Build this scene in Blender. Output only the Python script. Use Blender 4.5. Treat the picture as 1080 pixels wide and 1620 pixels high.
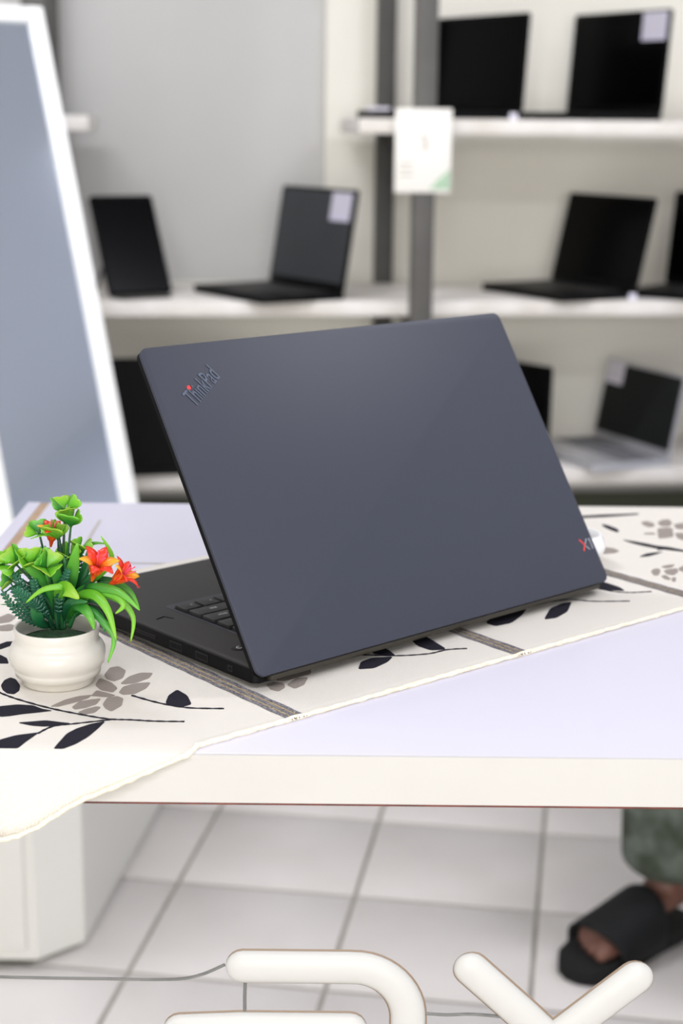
import bpy, bmesh, math, random
from mathutils import Vector, Matrix

# ------------------------------------------------------------------ scene, camera, light
for _o in list(bpy.data.objects):
    bpy.data.objects.remove(_o, do_unlink=True)
scene = bpy.context.scene
col = scene.collection
random.seed(7)
PI = math.pi

TZ = 0.86                       # table top height
CAM = Vector((0.0, 0.0, TZ + 0.3677))
PITCH, ROLL = 0.2377, 0.010
cam_data = bpy.data.cameras.new('camera')
cam = bpy.data.objects.new('camera', cam_data)
col.objects.link(cam)
cam_data.sensor_fit = 'VERTICAL'
cam_data.sensor_height = 36.0
cam_data.sensor_width = 24.0
cam_data.lens = 36.0 * 2543.0 / 1620.0
cam_data.clip_start = 0.05
fwd = Vector((0, math.cos(PITCH), -math.sin(PITCH)))
up0 = Vector((0, math.sin(PITCH), math.cos(PITCH)))
right0 = Vector((1, 0, 0))
# the camera is rolled very slightly, so the room hangs a touch clockwise in the frame
rgt = right0 * math.cos(ROLL) + up0 * math.sin(ROLL)
upv = up0 * math.cos(ROLL) - right0 * math.sin(ROLL)
cam.matrix_world = Matrix(((rgt.x, upv.x, -fwd.x, CAM.x), (rgt.y, upv.y, -fwd.y, CAM.y),
                           (rgt.z, upv.z, -fwd.z, CAM.z), (0, 0, 0, 1)))
cam_data.dof.use_dof = True
cam_data.dof.focus_distance = 1.07
cam_data.dof.aperture_fstop = 6.2
scene.camera = cam

scene.view_settings.view_transform = 'Standard'
scene.view_settings.look = 'None'
scene.view_settings.gamma = 1.0
scene.view_settings.use_curve_mapping = False
scene.view_settings.exposure = 0.0

world = bpy.data.worlds.new('world')
scene.world = world
world.use_nodes = True
world.node_tree.nodes['Background'].inputs[0].default_value = (0.86, 0.90, 1.0, 1)
world.node_tree.nodes['Background'].inputs[1].default_value = 0.6


def area(name, loc, target, sx, sy, power, color):
    d = bpy.data.lights.new(name, 'AREA')
    d.shape = 'RECTANGLE'
    d.size, d.size_y = sx, sy
    d.energy = power
    d.color = color
    o = bpy.data.objects.new(name, d)
    col.objects.link(o)
    o.location = loc
    o.rotation_euler = (Vector(target) - Vector(loc)).to_track_quat('-Z', 'Y').to_euler()
    return o


# daylight through the shop front behind the camera
area('shopfront_daylight', (0.3, -4.90, 1.25), (0.3, 3.0, 1.0), 3.4, 2.2, 205.0, (1.0, 0.965, 0.915))
# ceiling lamps (their fixtures are built with the ceiling)
LAMPS = [(-0.6, -0.9), (0.9, -0.9), (-1.0, 2.2), (1.75, 2.2)]
for _x, _y in LAMPS:
    area('ceiling_lamp_light', (_x, _y, 2.83), (_x, _y, 0), 1.1, 0.28, 30.0, (0.915, 0.92, 1.0))


# ------------------------------------------------------------------ helpers
def lin(c):
    out = []
    for v in c[:3]:
        v = v / 255.0
        out.append(v / 12.92 if v <= 0.04045 else ((v + 0.055) / 1.055) ** 2.4)
    return (out[0], out[1], out[2], 1.0)


def mat(name, rgb, rough=0.5, metal=0.0, rgb2=None, scale=20.0, bump=0.0, bscale=None, spec=0.5, detail=4.0,
        stretch=None, coat=0.0):
    m = bpy.data.materials.new(name)
    m.use_nodes = True
    nt = m.node_tree
    b = nt.nodes['Principled BSDF']
    b.inputs['Base Color'].default_value = lin(rgb)
    b.inputs['Roughness'].default_value = rough
    b.inputs['Metallic'].default_value = metal
    b.inputs['Specular IOR Level'].default_value = spec
    b.inputs['Coat Weight'].default_value = coat
    tc = nt.nodes.new('ShaderNodeTexCoord')
    mp = nt.nodes.new('ShaderNodeMapping')
    nt.links.new(tc.outputs['Object'], mp.inputs['Vector'])
    if stretch:
        mp.inputs['Scale'].default_value = stretch
    if rgb2 is not None:
        n = nt.nodes.new('ShaderNodeTexNoise')
        n.inputs['Scale'].default_value = scale
        n.inputs['Detail'].default_value = detail
        nt.links.new(mp.outputs[0], n.inputs['Vector'])
        r = nt.nodes.new('ShaderNodeValToRGB')
        r.color_ramp.elements[0].position = 0.35
        r.color_ramp.elements[1].position = 0.65
        r.color_ramp.elements[0].color = lin(rgb)
        r.color_ramp.elements[1].color = lin(rgb2)
        nt.links.new(n.outputs[0], r.inputs[0])
        nt.links.new(r.outputs[0], b.inputs['Base Color'])
    if bump > 0:
        n2 = nt.nodes.new('ShaderNodeTexNoise')
        n2.inputs['Scale'].default_value = bscale or scale
        nt.links.new(mp.outputs[0], n2.inputs['Vector'])
        bp = nt.nodes.new('ShaderNodeBump')
        bp.inputs['Strength'].default_value = bump
        bp.inputs['Distance'].default_value = 0.002
        nt.links.new(n2.outputs[0], bp.inputs['Height'])
        nt.links.new(bp.outputs[0], b.inputs['Normal'])
    return m


def weave_mat(name, rgb, rgb2, freq=900.0, bump=0.4, angle=0.695):
    """woven cloth: two crossing thread waves give fine colour and relief"""
    m = bpy.data.materials.new(name)
    m.use_nodes = True
    nt = m.node_tree
    b = nt.nodes['Principled BSDF']
    b.inputs['Roughness'].default_value = 0.95
    b.inputs['Specular IOR Level'].default_value = 0.1
    tc = nt.nodes.new('ShaderNodeTexCoord')
    mp = nt.nodes.new('ShaderNodeMapping')
    mp.inputs['Rotation'].default_value = (0, 0, -angle)
    nt.links.new(tc.outputs['Object'], mp.inputs['Vector'])
    outs = []
    for d in ('X', 'Y'):
        w = nt.nodes.new('ShaderNodeTexWave')
        w.bands_direction = d
        w.inputs['Scale'].default_value = freq / 6.283 * 1.0
        w.inputs['Distortion'].default_value = 1.2
        nt.links.new(mp.outputs[0], w.inputs['Vector'])
        outs.append(w.outputs['Fac'])
    mx = nt.nodes.new('ShaderNodeMath')
    mx.operation = 'MULTIPLY'
    nt.links.new(outs[0], mx.inputs[0])
    nt.links.new(outs[1], mx.inputs[1])
    r = nt.nodes.new('ShaderNodeValToRGB')
    r.color_ramp.elements[0].color = lin(rgb2)
    r.color_ramp.elements[1].color = lin(rgb)
    r.color_ramp.elements[1].position = 0.45
    nt.links.new(mx.outputs[0], r.inputs[0])
    nt.links.new(r.outputs[0], b.inputs['Base Color'])
    bp = nt.nodes.new('ShaderNodeBump')
    bp.inputs['Strength'].default_value = bump
    bp.inputs['Distance'].default_value = 0.0006
    nt.links.new(mx.outputs[0], bp.inputs['Height'])
    nt.links.new(bp.outputs[0], b.inputs['Normal'])
    return m


def grad_mat(name, c0, c1, c2, rough=0.35, spec=0.5, trans=0.0):
    """plastic leaf / petal: colour runs along the piece from base to tip (attribute 't')"""
    m = bpy.data.materials.new(name)
    m.use_nodes = True
    nt = m.node_tree
    b = nt.nodes['Principled BSDF']
    b.inputs['Roughness'].default_value = rough
    b.inputs['Specular IOR Level'].default_value = spec
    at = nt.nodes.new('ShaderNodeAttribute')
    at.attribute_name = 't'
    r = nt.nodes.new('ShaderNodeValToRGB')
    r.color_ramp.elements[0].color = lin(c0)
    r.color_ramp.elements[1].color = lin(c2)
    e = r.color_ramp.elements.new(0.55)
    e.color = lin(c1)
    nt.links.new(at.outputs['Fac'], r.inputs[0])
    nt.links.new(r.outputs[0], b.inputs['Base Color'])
    if trans > 0:
        t = nt.nodes.new('ShaderNodeBsdfTranslucent')
        nt.links.new(r.outputs[0], t.inputs[0])
        mix = nt.nodes.new('ShaderNodeMixShader')
        mix.inputs[0].default_value = trans
        nt.links.new(b.outputs[0], mix.inputs[1])
        nt.links.new(t.outputs[0], mix.inputs[2])
        nt.links.new(mix.outputs[0], nt.nodes['Material Output'].inputs[0])
    return m


def glass_mat(name):
    m = bpy.data.materials.new(name)
    m.use_nodes = True
    nt = m.node_tree
    nt.nodes.remove(nt.nodes['Principled BSDF'])
    tr = nt.nodes.new('ShaderNodeBsdfTransparent')
    tr.inputs[0].default_value = (0.985, 0.99, 0.985, 1)
    gl = nt.nodes.new('ShaderNodeBsdfGlossy')
    gl.inputs['Roughness'].default_value = 0.03
    fr = nt.nodes.new('ShaderNodeFresnel')
    fr.inputs[0].default_value = 1.16
    mix = nt.nodes.new('ShaderNodeMixShader')
    nt.links.new(fr.outputs[0], mix.inputs[0])
    nt.links.new(tr.outputs[0], mix.inputs[1])
    nt.links.new(gl.outputs[0], mix.inputs[2])
    nt.links.new(mix.outputs[0], nt.nodes['Material Output'].inputs[0])
    return m


class MB:
    """collects verts and faces for one mesh"""

    def __init__(self):
        self.v, self.f, self.t = [], [], []

    def add(self, verts, faces, t=None):
        n = len(self.v)
        self.v += [tuple(p) for p in verts]
        self.f += [tuple(i + n for i in f) for f in faces]
        self.t += list(t) if t is not None else [0.0] * len(verts)
        return self

    def box(self, x0, x1, y0, y1, z0, z1, bev=0.0, M=None):
        if bev <= 0:
            vs = [(x, y, z) for z in (z0, z1) for y in (y0, y1) for x in (x0, x1)]
            fs = [(0, 2, 3, 1), (4, 5, 7, 6), (0, 1, 5, 4), (2, 6, 7, 3), (0, 4, 6, 2), (1, 3, 7, 5)]
        else:
            bm = bmesh.new()
            bmesh.ops.create_cube(bm, size=1.0)
            for q in bm.verts:
                q.co = Vector(((x0 + x1) / 2 + q.co.x * (x1 - x0), (y0 + y1) / 2 + q.co.y * (y1 - y0),
                               (z0 + z1) / 2 + q.co.z * (z1 - z0)))
            bmesh.ops.bevel(bm, geom=list(bm.edges), offset=bev, segments=2, affect='EDGES', profile=0.5)
            bm.verts.index_update()
            vs = [q.co.copy() for q in bm.verts]
            fs = [tuple(q.index for q in f.verts) for f in bm.faces]
            bm.free()
        if M is not None:
            vs = [M @ Vector(p) for p in vs]
        return self.add(vs, fs)

    def prism(self, pts, z0, z1, bev=0.0, M=None, segs=2):
        """outline (ccw, xy) extruded from z0 to z1, with the top edge rounded by bev"""
        n = len(pts)
        rings = [(0.0, z0)]
        if bev > 0:
            for k in range(segs + 1):
                a = k / segs * PI / 2
                rings.append((bev * (1 - math.cos(a)), z1 - bev * (1 - math.sin(a))))
        else:
            rings.append((0.0, z1))
        vs = []
        for ins, z in rings:
            q = inset(pts, ins) if ins > 1e-9 else pts
            vs += [(p[0], p[1], z) for p in q]
        fs = []
        for k in range(len(rings) - 1):
            for i in range(n):
                j = (i + 1) % n
                fs.append((k * n + i, k * n + j, (k + 1) * n + j, (k + 1) * n + i))
        fs.append(tuple(reversed(range(n))))
        fs.append(tuple((len(rings) - 1) * n + i for i in range(n)))
        if M is not None:
            vs = [M @ Vector(p) for p in vs]
        return self.add(vs, fs)

    def lathe(self, prof, seg=32, c=(0, 0, 0)):
        vs, fs = [], []
        for r, z in prof:
            for k in range(seg):
                a = 2 * PI * k / seg
                vs.append((c[0] + r * math.cos(a), c[1] + r * math.sin(a), c[2] + z))
        for i in range(len(prof) - 1):
            for k in range(seg):
                j = (k + 1) % seg
                fs.append((i * seg + k, i * seg + j, (i + 1) * seg + j, (i + 1) * seg + k))
        return self.add(vs, fs)

    def tube(self, pts, rad, seg=8, flat=None, cap=True, t=None):
        """swept tube; rad number or list; flat = (axis, factor) squashes the section along an axis"""
        pts = [Vector(p) for p in pts]
        n = len(pts)
        rr = rad if isinstance(rad, (list, tuple)) else [rad] * n
        vs, fs, ts = [], [], []
        prev = None
        for i, p in enumerate(pts):
            d = (pts[min(i + 1, n - 1)] - pts[max(i - 1, 0)])
            d = d.normalized() if d.length > 1e-9 else Vector((0, 0, 1))
            if prev is None:
                a = Vector((0, 0, 1)) if abs(d.z) < 0.9 else Vector((1, 0, 0))
                nrm = (a - d * a.dot(d)).normalized()
            else:
                nrm = (prev - d * prev.dot(d)).normalized()
            prev = nrm
            bi = d.cross(nrm)
            for k in range(seg):
                an = 2 * PI * k / seg
                off = nrm * math.cos(an) * rr[i] + bi * math.sin(an) * rr[i]
                if flat:
                    ax, fac = flat
                    off = off - ax * off.dot(ax) * (1 - fac)
                vs.append(p + off)
                ts.append(i / (n - 1))
        for i in range(n - 1):
            for k in range(seg):
                j = (k + 1) % seg
                fs.append((i * seg + k, i * seg + j, (i + 1) * seg + j, (i + 1) * seg + k))
        if cap:
            fs.append(tuple(reversed(range(seg))))
            fs.append(tuple((n - 1) * seg + k for k in range(seg)))
        return self.add(vs, fs, ts)

    def ell(self, c, r, M=None, seg=16, rings=10):
        vs, fs = [], []
        for i in range(rings + 1):
            th = PI * i / rings
            for k in range(seg):
                a = 2 * PI * k / seg
                q = Vector((r[0] * math.sin(th) * math.cos(a), r[1] * math.sin(th) * math.sin(a), r[2] * math.cos(th)))
                if M is not None:
                    q = M @ q
                vs.append(Vector(c) + q)
        for i in range(rings):
            for k in range(seg):
                j = (k + 1) % seg
                fs.append((i * seg + k, (i + 1) * seg + k, (i + 1) * seg + j, i * seg + j))
        return self.add(vs, fs)

    def mesh(self, name, material, smooth=None):
        me = bpy.data.meshes.new(name)
        me.from_pydata([tuple(p) for p in self.v], [], self.f)
        a = me.attributes.new('t', 'FLOAT', 'POINT')
        a.data.foreach_set('value', [float(x) for x in self.t])
        bm = bmesh.new()
        bm.from_mesh(me)
        bmesh.ops.remove_doubles(bm, verts=bm.verts, dist=1e-6)
        bmesh.ops.recalc_face_normals(bm, faces=bm.faces)
        bm.to_mesh(me)
        bm.free()
        me.materials.append(material)
        if smooth is not None:
            me.shade_smooth()
            if smooth < 180:
                me.set_sharp_from_angle(angle=math.radians(smooth))
        return me

    def build(self, name, material, parent=None, smooth=None, label=None):
        return link(name, self.mesh(name, material, smooth), parent, label)


def link(name, me, parent=None, label=None):
    o = bpy.data.objects.new(name, me)
    col.objects.link(o)
    o.parent = parent
    if label:
        o['label'] = label
    return o


def empty(name, label, cat, loc=(0, 0, 0), rz=0.0, group=None):
    o = bpy.data.objects.new(name, None)
    o.empty_display_size = 0.02
    col.objects.link(o)
    o.location = loc
    o.rotation_euler = (0, 0, rz)
    return tag(o, label, cat, group)


def tag(o, label, cat, group=None):
    o['label'] = label
    o['category'] = cat
    if group:
        o['group'] = group
    return o


def struct(o, label=None):
    o['kind'] = 'structure'
    if label:
        o['label'] = label
    return o


def inset(pts, d):
    n = len(pts)
    out = []
    for i in range(n):
        p0, p1, p2 = Vector(pts[i - 1][:2]), Vector(pts[i][:2]), Vector(pts[(i + 1) % n][:2])
        e1, e2 = (p1 - p0), (p2 - p1)
        if e1.length < 1e-9 or e2.length < 1e-9:
            out.append((p1.x, p1.y))
            continue
        n1 = Vector((-e1.y, e1.x)).normalized()
        n2 = Vector((-e2.y, e2.x)).normalized()
        m = n1 + n2
        m = m / max(m.dot(n1), 0.3)
        q = p1 + m * d
        out.append((q.x, q.y))
    return out


def rrect(x0, x1, y0, y1, r, seg=5):
    out = []
    for cx, cy, a0 in ((x1 - r, y0 + r, -PI / 2), (x1 - r, y1 - r, 0), (x0 + r, y1 - r, PI / 2), (x0 + r, y0 + r, PI)):
        for k in range(seg + 1):
            a = a0 + k / seg * PI / 2
            out.append((cx + r * math.cos(a), cy + r * math.sin(a)))
    return out


def smooth_path(P, n=10):
    """Catmull-Rom through the points"""
    P = [Vector(p) for p in P]
    out = []
    for i in range(len(P) - 1):
        p0, p1, p2, p3 = P[max(i - 1, 0)], P[i], P[i + 1], P[min(i + 2, len(P) - 1)]
        for k in range(n):
            t = k / n
            out.append(0.5 * ((2 * p1) + (p2 - p0) * t + (2 * p0 - 5 * p1 + 4 * p2 - p3) * t * t
                              + (3 * p1 - p0 - 3 * p2 + p3) * t ** 3))
    out.append(P[-1])
    return out


def text_mesh(body, size, extrude, material, name, shear=0.0, align='LEFT'):
    c = bpy.data.curves.new(name, 'FONT')
    c.body = body
    c.size = size
    c.extrude = extrude
    c.shear = shear
    c.align_x = align
    o = bpy.data.objects.new(name, c)
    col.objects.link(o)
    dg = bpy.context.evaluated_depsgraph_get()
    me = bpy.data.meshes.new_from_object(o.evaluated_get(dg))
    me.name = name
    bpy.data.objects.remove(o, do_unlink=True)
    bpy.data.curves.remove(c)
    me.materials.clear()
    me.materials.append(material)
    return me


def fuse(mb, name, material, voxel, parent=None, smooth_iter=3, label=None):
    """melts overlapping tubes and ellipsoids into one continuous skin"""
    me = mb.mesh(name, material)
    o = bpy.data.objects.new(name, me)
    col.objects.link(o)
    r = o.modifiers.new('remesh', 'REMESH')
    r.mode = 'VOXEL'
    r.voxel_size = voxel
    s = o.modifiers.new('smooth', 'SMOOTH')
    s.iterations = smooth_iter
    s.factor = 0.5
    dg = bpy.context.evaluated_depsgraph_get()
    me2 = bpy.data.meshes.new_from_object(o.evaluated_get(dg))
    bpy.data.objects.remove(o, do_unlink=True)
    me2.name = name
    me2.materials.clear()
    me2.materials.append(material)
    me2.shade_smooth()
    return link(name, me2, parent, label)


# ------------------------------------------------------------------ materials
M = {}
M['wall'] = mat('painted_wall', (196, 195, 191), 0.9, rgb2=(202, 201, 198), scale=1.5, bump=0.05, bscale=120)
M['cream'] = mat('cream_backing', (241, 238, 226), 0.85, rgb2=(237, 233, 221), scale=2.0)
M['cream_lifted'] = mat('shade_lift_backing', (243, 241, 230), 0.85, rgb2=(239, 236, 225), scale=2.0)  # lighter cream, lifted against the shade below the middle shelf
M['ceiling'] = mat('ceiling_paint', (206, 209, 214), 0.9)
M['sidewall'] = mat('side_wall_paint', (190, 195, 205), 0.9)
M['tile'] = mat('floor_tile', (226, 220, 216), 0.32, rgb2=(219, 213, 208), scale=6.0, spec=0.4)
M['tile_far'] = M['tile']
M['grout'] = mat('tile_grout', (168, 162, 152), 0.9, rgb2=(150, 144, 134), scale=25)
M['laminate'] = mat('white_laminate', (211, 208, 219), 0.38, spec=0.4, bump=0.02, bscale=300)
M['edgeband'] = mat('warm_white_edge_band', (204, 202, 196), 0.45, rgb2=(200, 197, 191), scale=7)
M['redline'] = mat('exposed_board_core', (120, 62, 52), 0.8, rgb2=(88, 50, 42), scale=60)
M['tan'] = mat('tan_board_core', (176, 150, 122), 0.85, rgb2=(160, 134, 106), scale=40)
M['seam'] = mat('seam_filler', (176, 170, 162), 0.8)
M['cabinet'] = mat('cabinet_white', (226, 224, 218), 0.5)
M['glass'] = glass_mat('clear_glass')
M['cloth'] = weave_mat('cream_woven_cotton', (239, 235, 228), (219, 211, 197), 1900, 0.5)
M['hem'] = mat('cream_cord', (250, 244, 226), 0.95, rgb2=(236, 226, 200), scale=400, bump=0.5, bscale=700)
M['navy'] = weave_mat('black_navy_thread', (22, 20, 27), (50, 48, 57), 1500, 0.6)
M['taupe'] = weave_mat('taupe_thread', (136, 126, 118), (168, 158, 149), 1500, 0.6)
M['stripe_navy'] = mat('navy_striped_thread', (62, 60, 76), 0.95, rgb2=(150, 146, 146), scale=900, bump=0.4, bscale=900)
M['stripe_tan'] = mat('tan_striped_thread', (196, 174, 130), 0.95, rgb2=(110, 102, 98), scale=700, bump=0.4, bscale=900)
M['lid'] = mat('matte_black_lid', (55, 58, 69), 0.5, spec=0.4)
M['black'] = mat('black_plastic', (6, 6, 7), 0.5, spec=0.14)
M['deck'] = mat('graphite_deck', (43, 41, 38), 0.6, spec=0.25)
M['well'] = mat('keyboard_well', (60, 58, 64), 0.6, spec=0.25)
M['key'] = mat('key_cap', (44, 43, 42), 0.55, spec=0.25)
M['legend'] = mat('key_legend', (190, 190, 190), 0.6)
M['logo'] = mat('logo_chrome', (108, 116, 132), 0.3, metal=0.6)
M['logo_shade'] = mat('logo_painted_shade', (30, 32, 40), 0.5)  # dark tone painted as shade beside the letters
M['red'] = mat('logo_red', (235, 60, 58), 0.4)
M['silverline'] = mat('logo_silver', (186, 188, 196), 0.4)
M['port'] = mat('port_metal', (34, 34, 37), 0.4, metal=0.5)
M['hinge'] = mat('hinge_bar', (58, 54, 46), 0.4, metal=0.4)
M['pot'] = mat('cream_ceramic', (214, 210, 200), 0.28, spec=0.5, rgb2=(209, 204, 193), scale=15)
M['whitecup'] = mat('white_ceramic', (246, 246, 244), 0.3)
M['moss'] = mat('green_moss', (18, 72, 24), 0.95, rgb2=(8, 38, 14), scale=300, bump=1.0, bscale=500)
M['stem'] = mat('green_plastic_stem', (36, 96, 46), 0.4, rgb2=(22, 60, 40), scale=90)
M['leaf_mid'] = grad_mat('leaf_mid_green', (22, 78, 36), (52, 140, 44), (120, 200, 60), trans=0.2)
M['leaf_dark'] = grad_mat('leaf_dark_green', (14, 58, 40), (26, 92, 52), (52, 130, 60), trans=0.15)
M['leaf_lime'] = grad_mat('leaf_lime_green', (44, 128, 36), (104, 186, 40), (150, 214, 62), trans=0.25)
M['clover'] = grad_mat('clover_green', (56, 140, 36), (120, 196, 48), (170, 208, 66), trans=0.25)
M['fern'] = grad_mat('fern_blue_green', (14, 62, 46), (24, 88, 62), (36, 108, 74), trans=0.1)
M['petal'] = grad_mat('petal_orange_red', (250, 130, 30), (246, 62, 34), (250, 74, 50), trans=0.3)
M['petal_y'] = grad_mat('petal_yellow_edge', (250, 74, 30), (252, 150, 36), (254, 206, 60), trans=0.3)
M['stamen'] = mat('stamen_pink', (240, 80, 110), 0.5)
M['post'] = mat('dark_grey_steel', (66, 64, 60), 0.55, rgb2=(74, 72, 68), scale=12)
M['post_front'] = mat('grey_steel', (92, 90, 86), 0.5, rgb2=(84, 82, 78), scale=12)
M['shelf'] = mat('white_shelf_board', (240, 236, 230), 0.5, rgb2=(222, 216, 206), scale=9.0, detail=6)
M['rail'] = mat('olive_dark_rail', (70, 74, 56), 0.7)
M['screen_black'] = mat('glossy_black_screen', (3, 3, 4), 0.2, spec=0.08)
M['screen_grey'] = mat('matte_grey_screen', (52, 56, 60), 0.5, rgb2=(46, 50, 54), scale=5)
M['screen_dark'] = mat('matte_dark_screen', (26, 29, 29), 0.5, spec=0.2)
M['silver'] = mat('silver_case', (196, 196, 200), 0.35, metal=0.5)
M['silver_keys'] = mat('grey_keyboard', (120, 120, 124), 0.6)
M['paper'] = mat('white_paper', (240, 236, 248), 0.9)
M['paper_lilac'] = mat('lilac_paper', (212, 208, 226), 0.9)
M['notice'] = mat('notice_card', (250, 247, 238), 0.7)
M['notice_green'] = mat('notice_green_ink', (176, 206, 176), 0.8)
M['notice_grey'] = mat('notice_grey_ink', (206, 202, 190), 0.8)
M['frame'] = mat('white_frame', (242, 242, 238), 0.4, bump=0.1, bscale=60)
M['mirror'] = mat('mirror_glass', (222, 230, 242), 0.06, metal=1.0)
M['letter'] = mat('cream_acrylic_letter', (203, 202, 197), 0.4, spec=0.4)
M['letter_edge'] = mat('brown_letter_backing', (138, 118, 98), 0.5)
M['wire'] = mat('grey_wire', (112, 112, 108), 0.5)
M['camo'] = mat('olive_mottled_cloth', (48, 56, 42), 0.95, rgb2=(94, 102, 94), scale=26, detail=3, bump=0.3, bscale=60)
M['skin'] = mat('brown_skin', (112, 74, 60), 0.5, rgb2=(100, 62, 50), scale=14)
M['skin_toe'] = M['skin']
M['sandal'] = mat('black_sandal_rubber', (10, 12, 15), 0.6, spec=0.2, bump=0.2, bscale=300)
M['sandal_sole'] = mat('dark_sandal_sole', (20, 20, 21), 0.8, spec=0.2)
M['shirt'] = mat('dark_shirt', (60, 66, 78), 0.9)
M['hair'] = mat('black_hair', (16, 14, 14), 0.7, bump=0.6, bscale=200)
M['eye'] = mat('eye_white', (230, 226, 220), 0.3)
M['lips'] = mat('lips', (120, 66, 58), 0.5)

# ------------------------------------------------------------------ the room
XL, XR, YF, ZC = -1.75, 2.5, -5.0, 2.9
RA = math.radians(6.0)                          # the rack wall stands 6 degrees off square to the camera
ES = Vector((math.cos(RA), math.sin(RA), 0))
ET = Vector((math.sin(RA), -math.cos(RA), 0))
RO = Vector((0, 3.5, 0))


def rk(s, t, z=0.0):
    return RO + ES * s + ET * t + Vector((0, 0, z))


WB = -0.47                                      # wall surface behind the rack
floor = struct(MB().box(XL, XR, YF, 4.4, -0.06, -0.004).build('floor', M['grout']), 'white tiled shop floor with grey joints')
TS, TA = 0.296, math.radians(8.75)
ex, ey = Vector((math.cos(TA), -math.sin(TA), 0)), Vector((math.sin(TA), math.cos(TA), 0))
tile_me = MB().box(0.0035, TS - 0.0035, 0.0035, TS - 0.0035, -0.006, 0.0, bev=0.0012).mesh('tile', M['tile'], 30)
for i in range(-12, 16):
    for j in range(-10, 10):
        p = ex * (-0.634 + i * TS) + ey * (2.379 + j * TS)
        cs = [p, p + ex * TS, p + ey * TS, p + ex * TS + ey * TS]
        if min(c.x for c in cs) < XL or max(c.x for c in cs) > XR or min(c.y for c in cs) < 0.0:
            continue
        if max((c - RO).dot(-ET) for c in cs) > -WB:
            continue
        t = link('tile', tile_me, floor)
        t.location = p
        t.rotation_euler = (0, 0, -TA)


def wall_poly(name, pts, z0, z1, m, label=None):
    mb = MB()
    mb.prism(pts, z0, z1)
    return struct(mb.build(name, m), label)


a0, a1 = rk(-2.2, WB), rk(2.9, WB)
b0, b1 = rk(-2.2, WB - 0.12), rk(2.9, WB - 0.12)
wall_poly('wall_back', [a0[:2], a1[:2], b1[:2], b0[:2]], 0, ZC, M['wall'], 'off-white painted wall behind the laptop shelves')
wall_poly('wall_left', [(XL - 0.12, YF), (XL, YF), (XL, 3.75), (XL - 0.12, 3.75)], 0, ZC, M['wall'])
wall_poly('wall_right', [(XR, YF), (XR + 0.12, YF), (XR + 0.12, 4.3), (XR, 4.3)], 0, ZC, M['sidewall'])
struct(MB().box(XL, XR, YF, 4.4, ZC, ZC + 0.08).build('ceiling', M['ceiling']))
mb = MB()
mb.box(XL, XR, YF - 0.12, YF, 0, 0.12)
mb.box(XL, XR, YF - 0.12, YF, 2.38, ZC)
mb.box(XL, -1.42, YF - 0.12, YF, 0.12, 2.38)
mb.box(2.02, XR, YF - 0.12, YF, 0.12, 2.38)
struct(mb.build('wall_front', M['wall']))
win = struct(MB().box(-1.42, 2.02, YF - 0.07, YF - 0.062, 0.12, 2.38).build('window_1', M['glass']))
mb = MB()
for x in (-1.42, 0.28, 1.98):
    mb.box(x, x + 0.04, YF - 0.09, YF - 0.04, 0.12, 2.38)
mb.box(-1.42, 2.02, YF - 0.09, YF - 0.04, 0.12, 0.16)
mb.box(-1.42, 2.02, YF - 0.09, YF - 0.04, 2.34, 2.38)
mb.build('window_frame', M['post'], win)
mb = MB()
pts = [rk(-2.0, WB)[:2], rk(-2.0, WB + 0.012)[:2], rk(2.8, WB + 0.012)[:2], rk(2.8, WB)[:2]]
mb.prism([pts[0], pts[1], pts[2], pts[3]], 0, 0.09)
struct(mb.build('baseboard_back', M['rail']))
# ceiling lamp fixtures
for i, (x, y) in enumerate(LAMPS):
    e = empty('ceiling_lamp', ['white ceiling light batten behind the viewer at left', 'white ceiling light batten behind the viewer at right',
                               'white ceiling light batten before the left shelves', 'white ceiling light batten before the right shelves'][i],
              'lamp', (x, y, ZC), 0, 'ceiling light battens')
    MB().box(-0.6, 0.6, -0.17, 0.17, -0.06, 0.0, bev=0.008).build('housing', M['frame'], e)

# ------------------------------------------------------------------ shelving rack along the back wall
Z_TOP, Z_MID, Z_LOW = 1.2374, 0.850, 0.470
rack = empty('shelving_rack', 'grey steel rack with white boards along the back wall holding laptops', 'shelf', RO, RA)


# inside the rack: x runs along the wall, -y comes out towards the room
def rbox(x0, x1, t0, t1, z0, z1, bev=0.0):
    return MB().box(x0, x1, -t1, -t0, z0, z1, bev)


for s in (-0.665, 0.142, 1.25):
    off = 0.0 if s != 0.142 else -0.024
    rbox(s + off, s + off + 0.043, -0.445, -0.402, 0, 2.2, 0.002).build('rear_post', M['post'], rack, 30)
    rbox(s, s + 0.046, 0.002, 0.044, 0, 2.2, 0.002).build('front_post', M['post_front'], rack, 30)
    for z in (Z_TOP, Z_MID, Z_LOW):
        if s == 0.142 or z != Z_TOP or s != -0.665:
            rbox(s + 0.005, s + 0.035, -0.40, 0.0, z - 0.062, z - 0.034).build('bracket', M['post'], rack)
shelf_bits = [(-1.25, -0.5375, Z_TOP), (0.03, 1.5, Z_TOP), (-1.25, 1.5, Z_MID), (-1.25, 1.5, Z_LOW)]
for s0, s1, z in shelf_bits:
    rbox(s0, s1, -0.40, 0.0, z - 0.032, z, 0.003).build('shelf_board', M['shelf'], rack, 30)
rbox(-0.62, 1.25, -0.462, -0.447, 0.265, 0.31).build('back_rail', M['rail'], rack)
rbox(0.0, 1.5, -0.468, -0.452, Z_MID, 2.3).build('backing_panel', M['cream'], rack)
rbox(-1.25, 1.5, -0.468, -0.454, 0.33, Z_MID).build('backing_panel', M['cream_lifted'], rack)  # added panel whose pale colour brightens the shaded wall under the shelf


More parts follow.
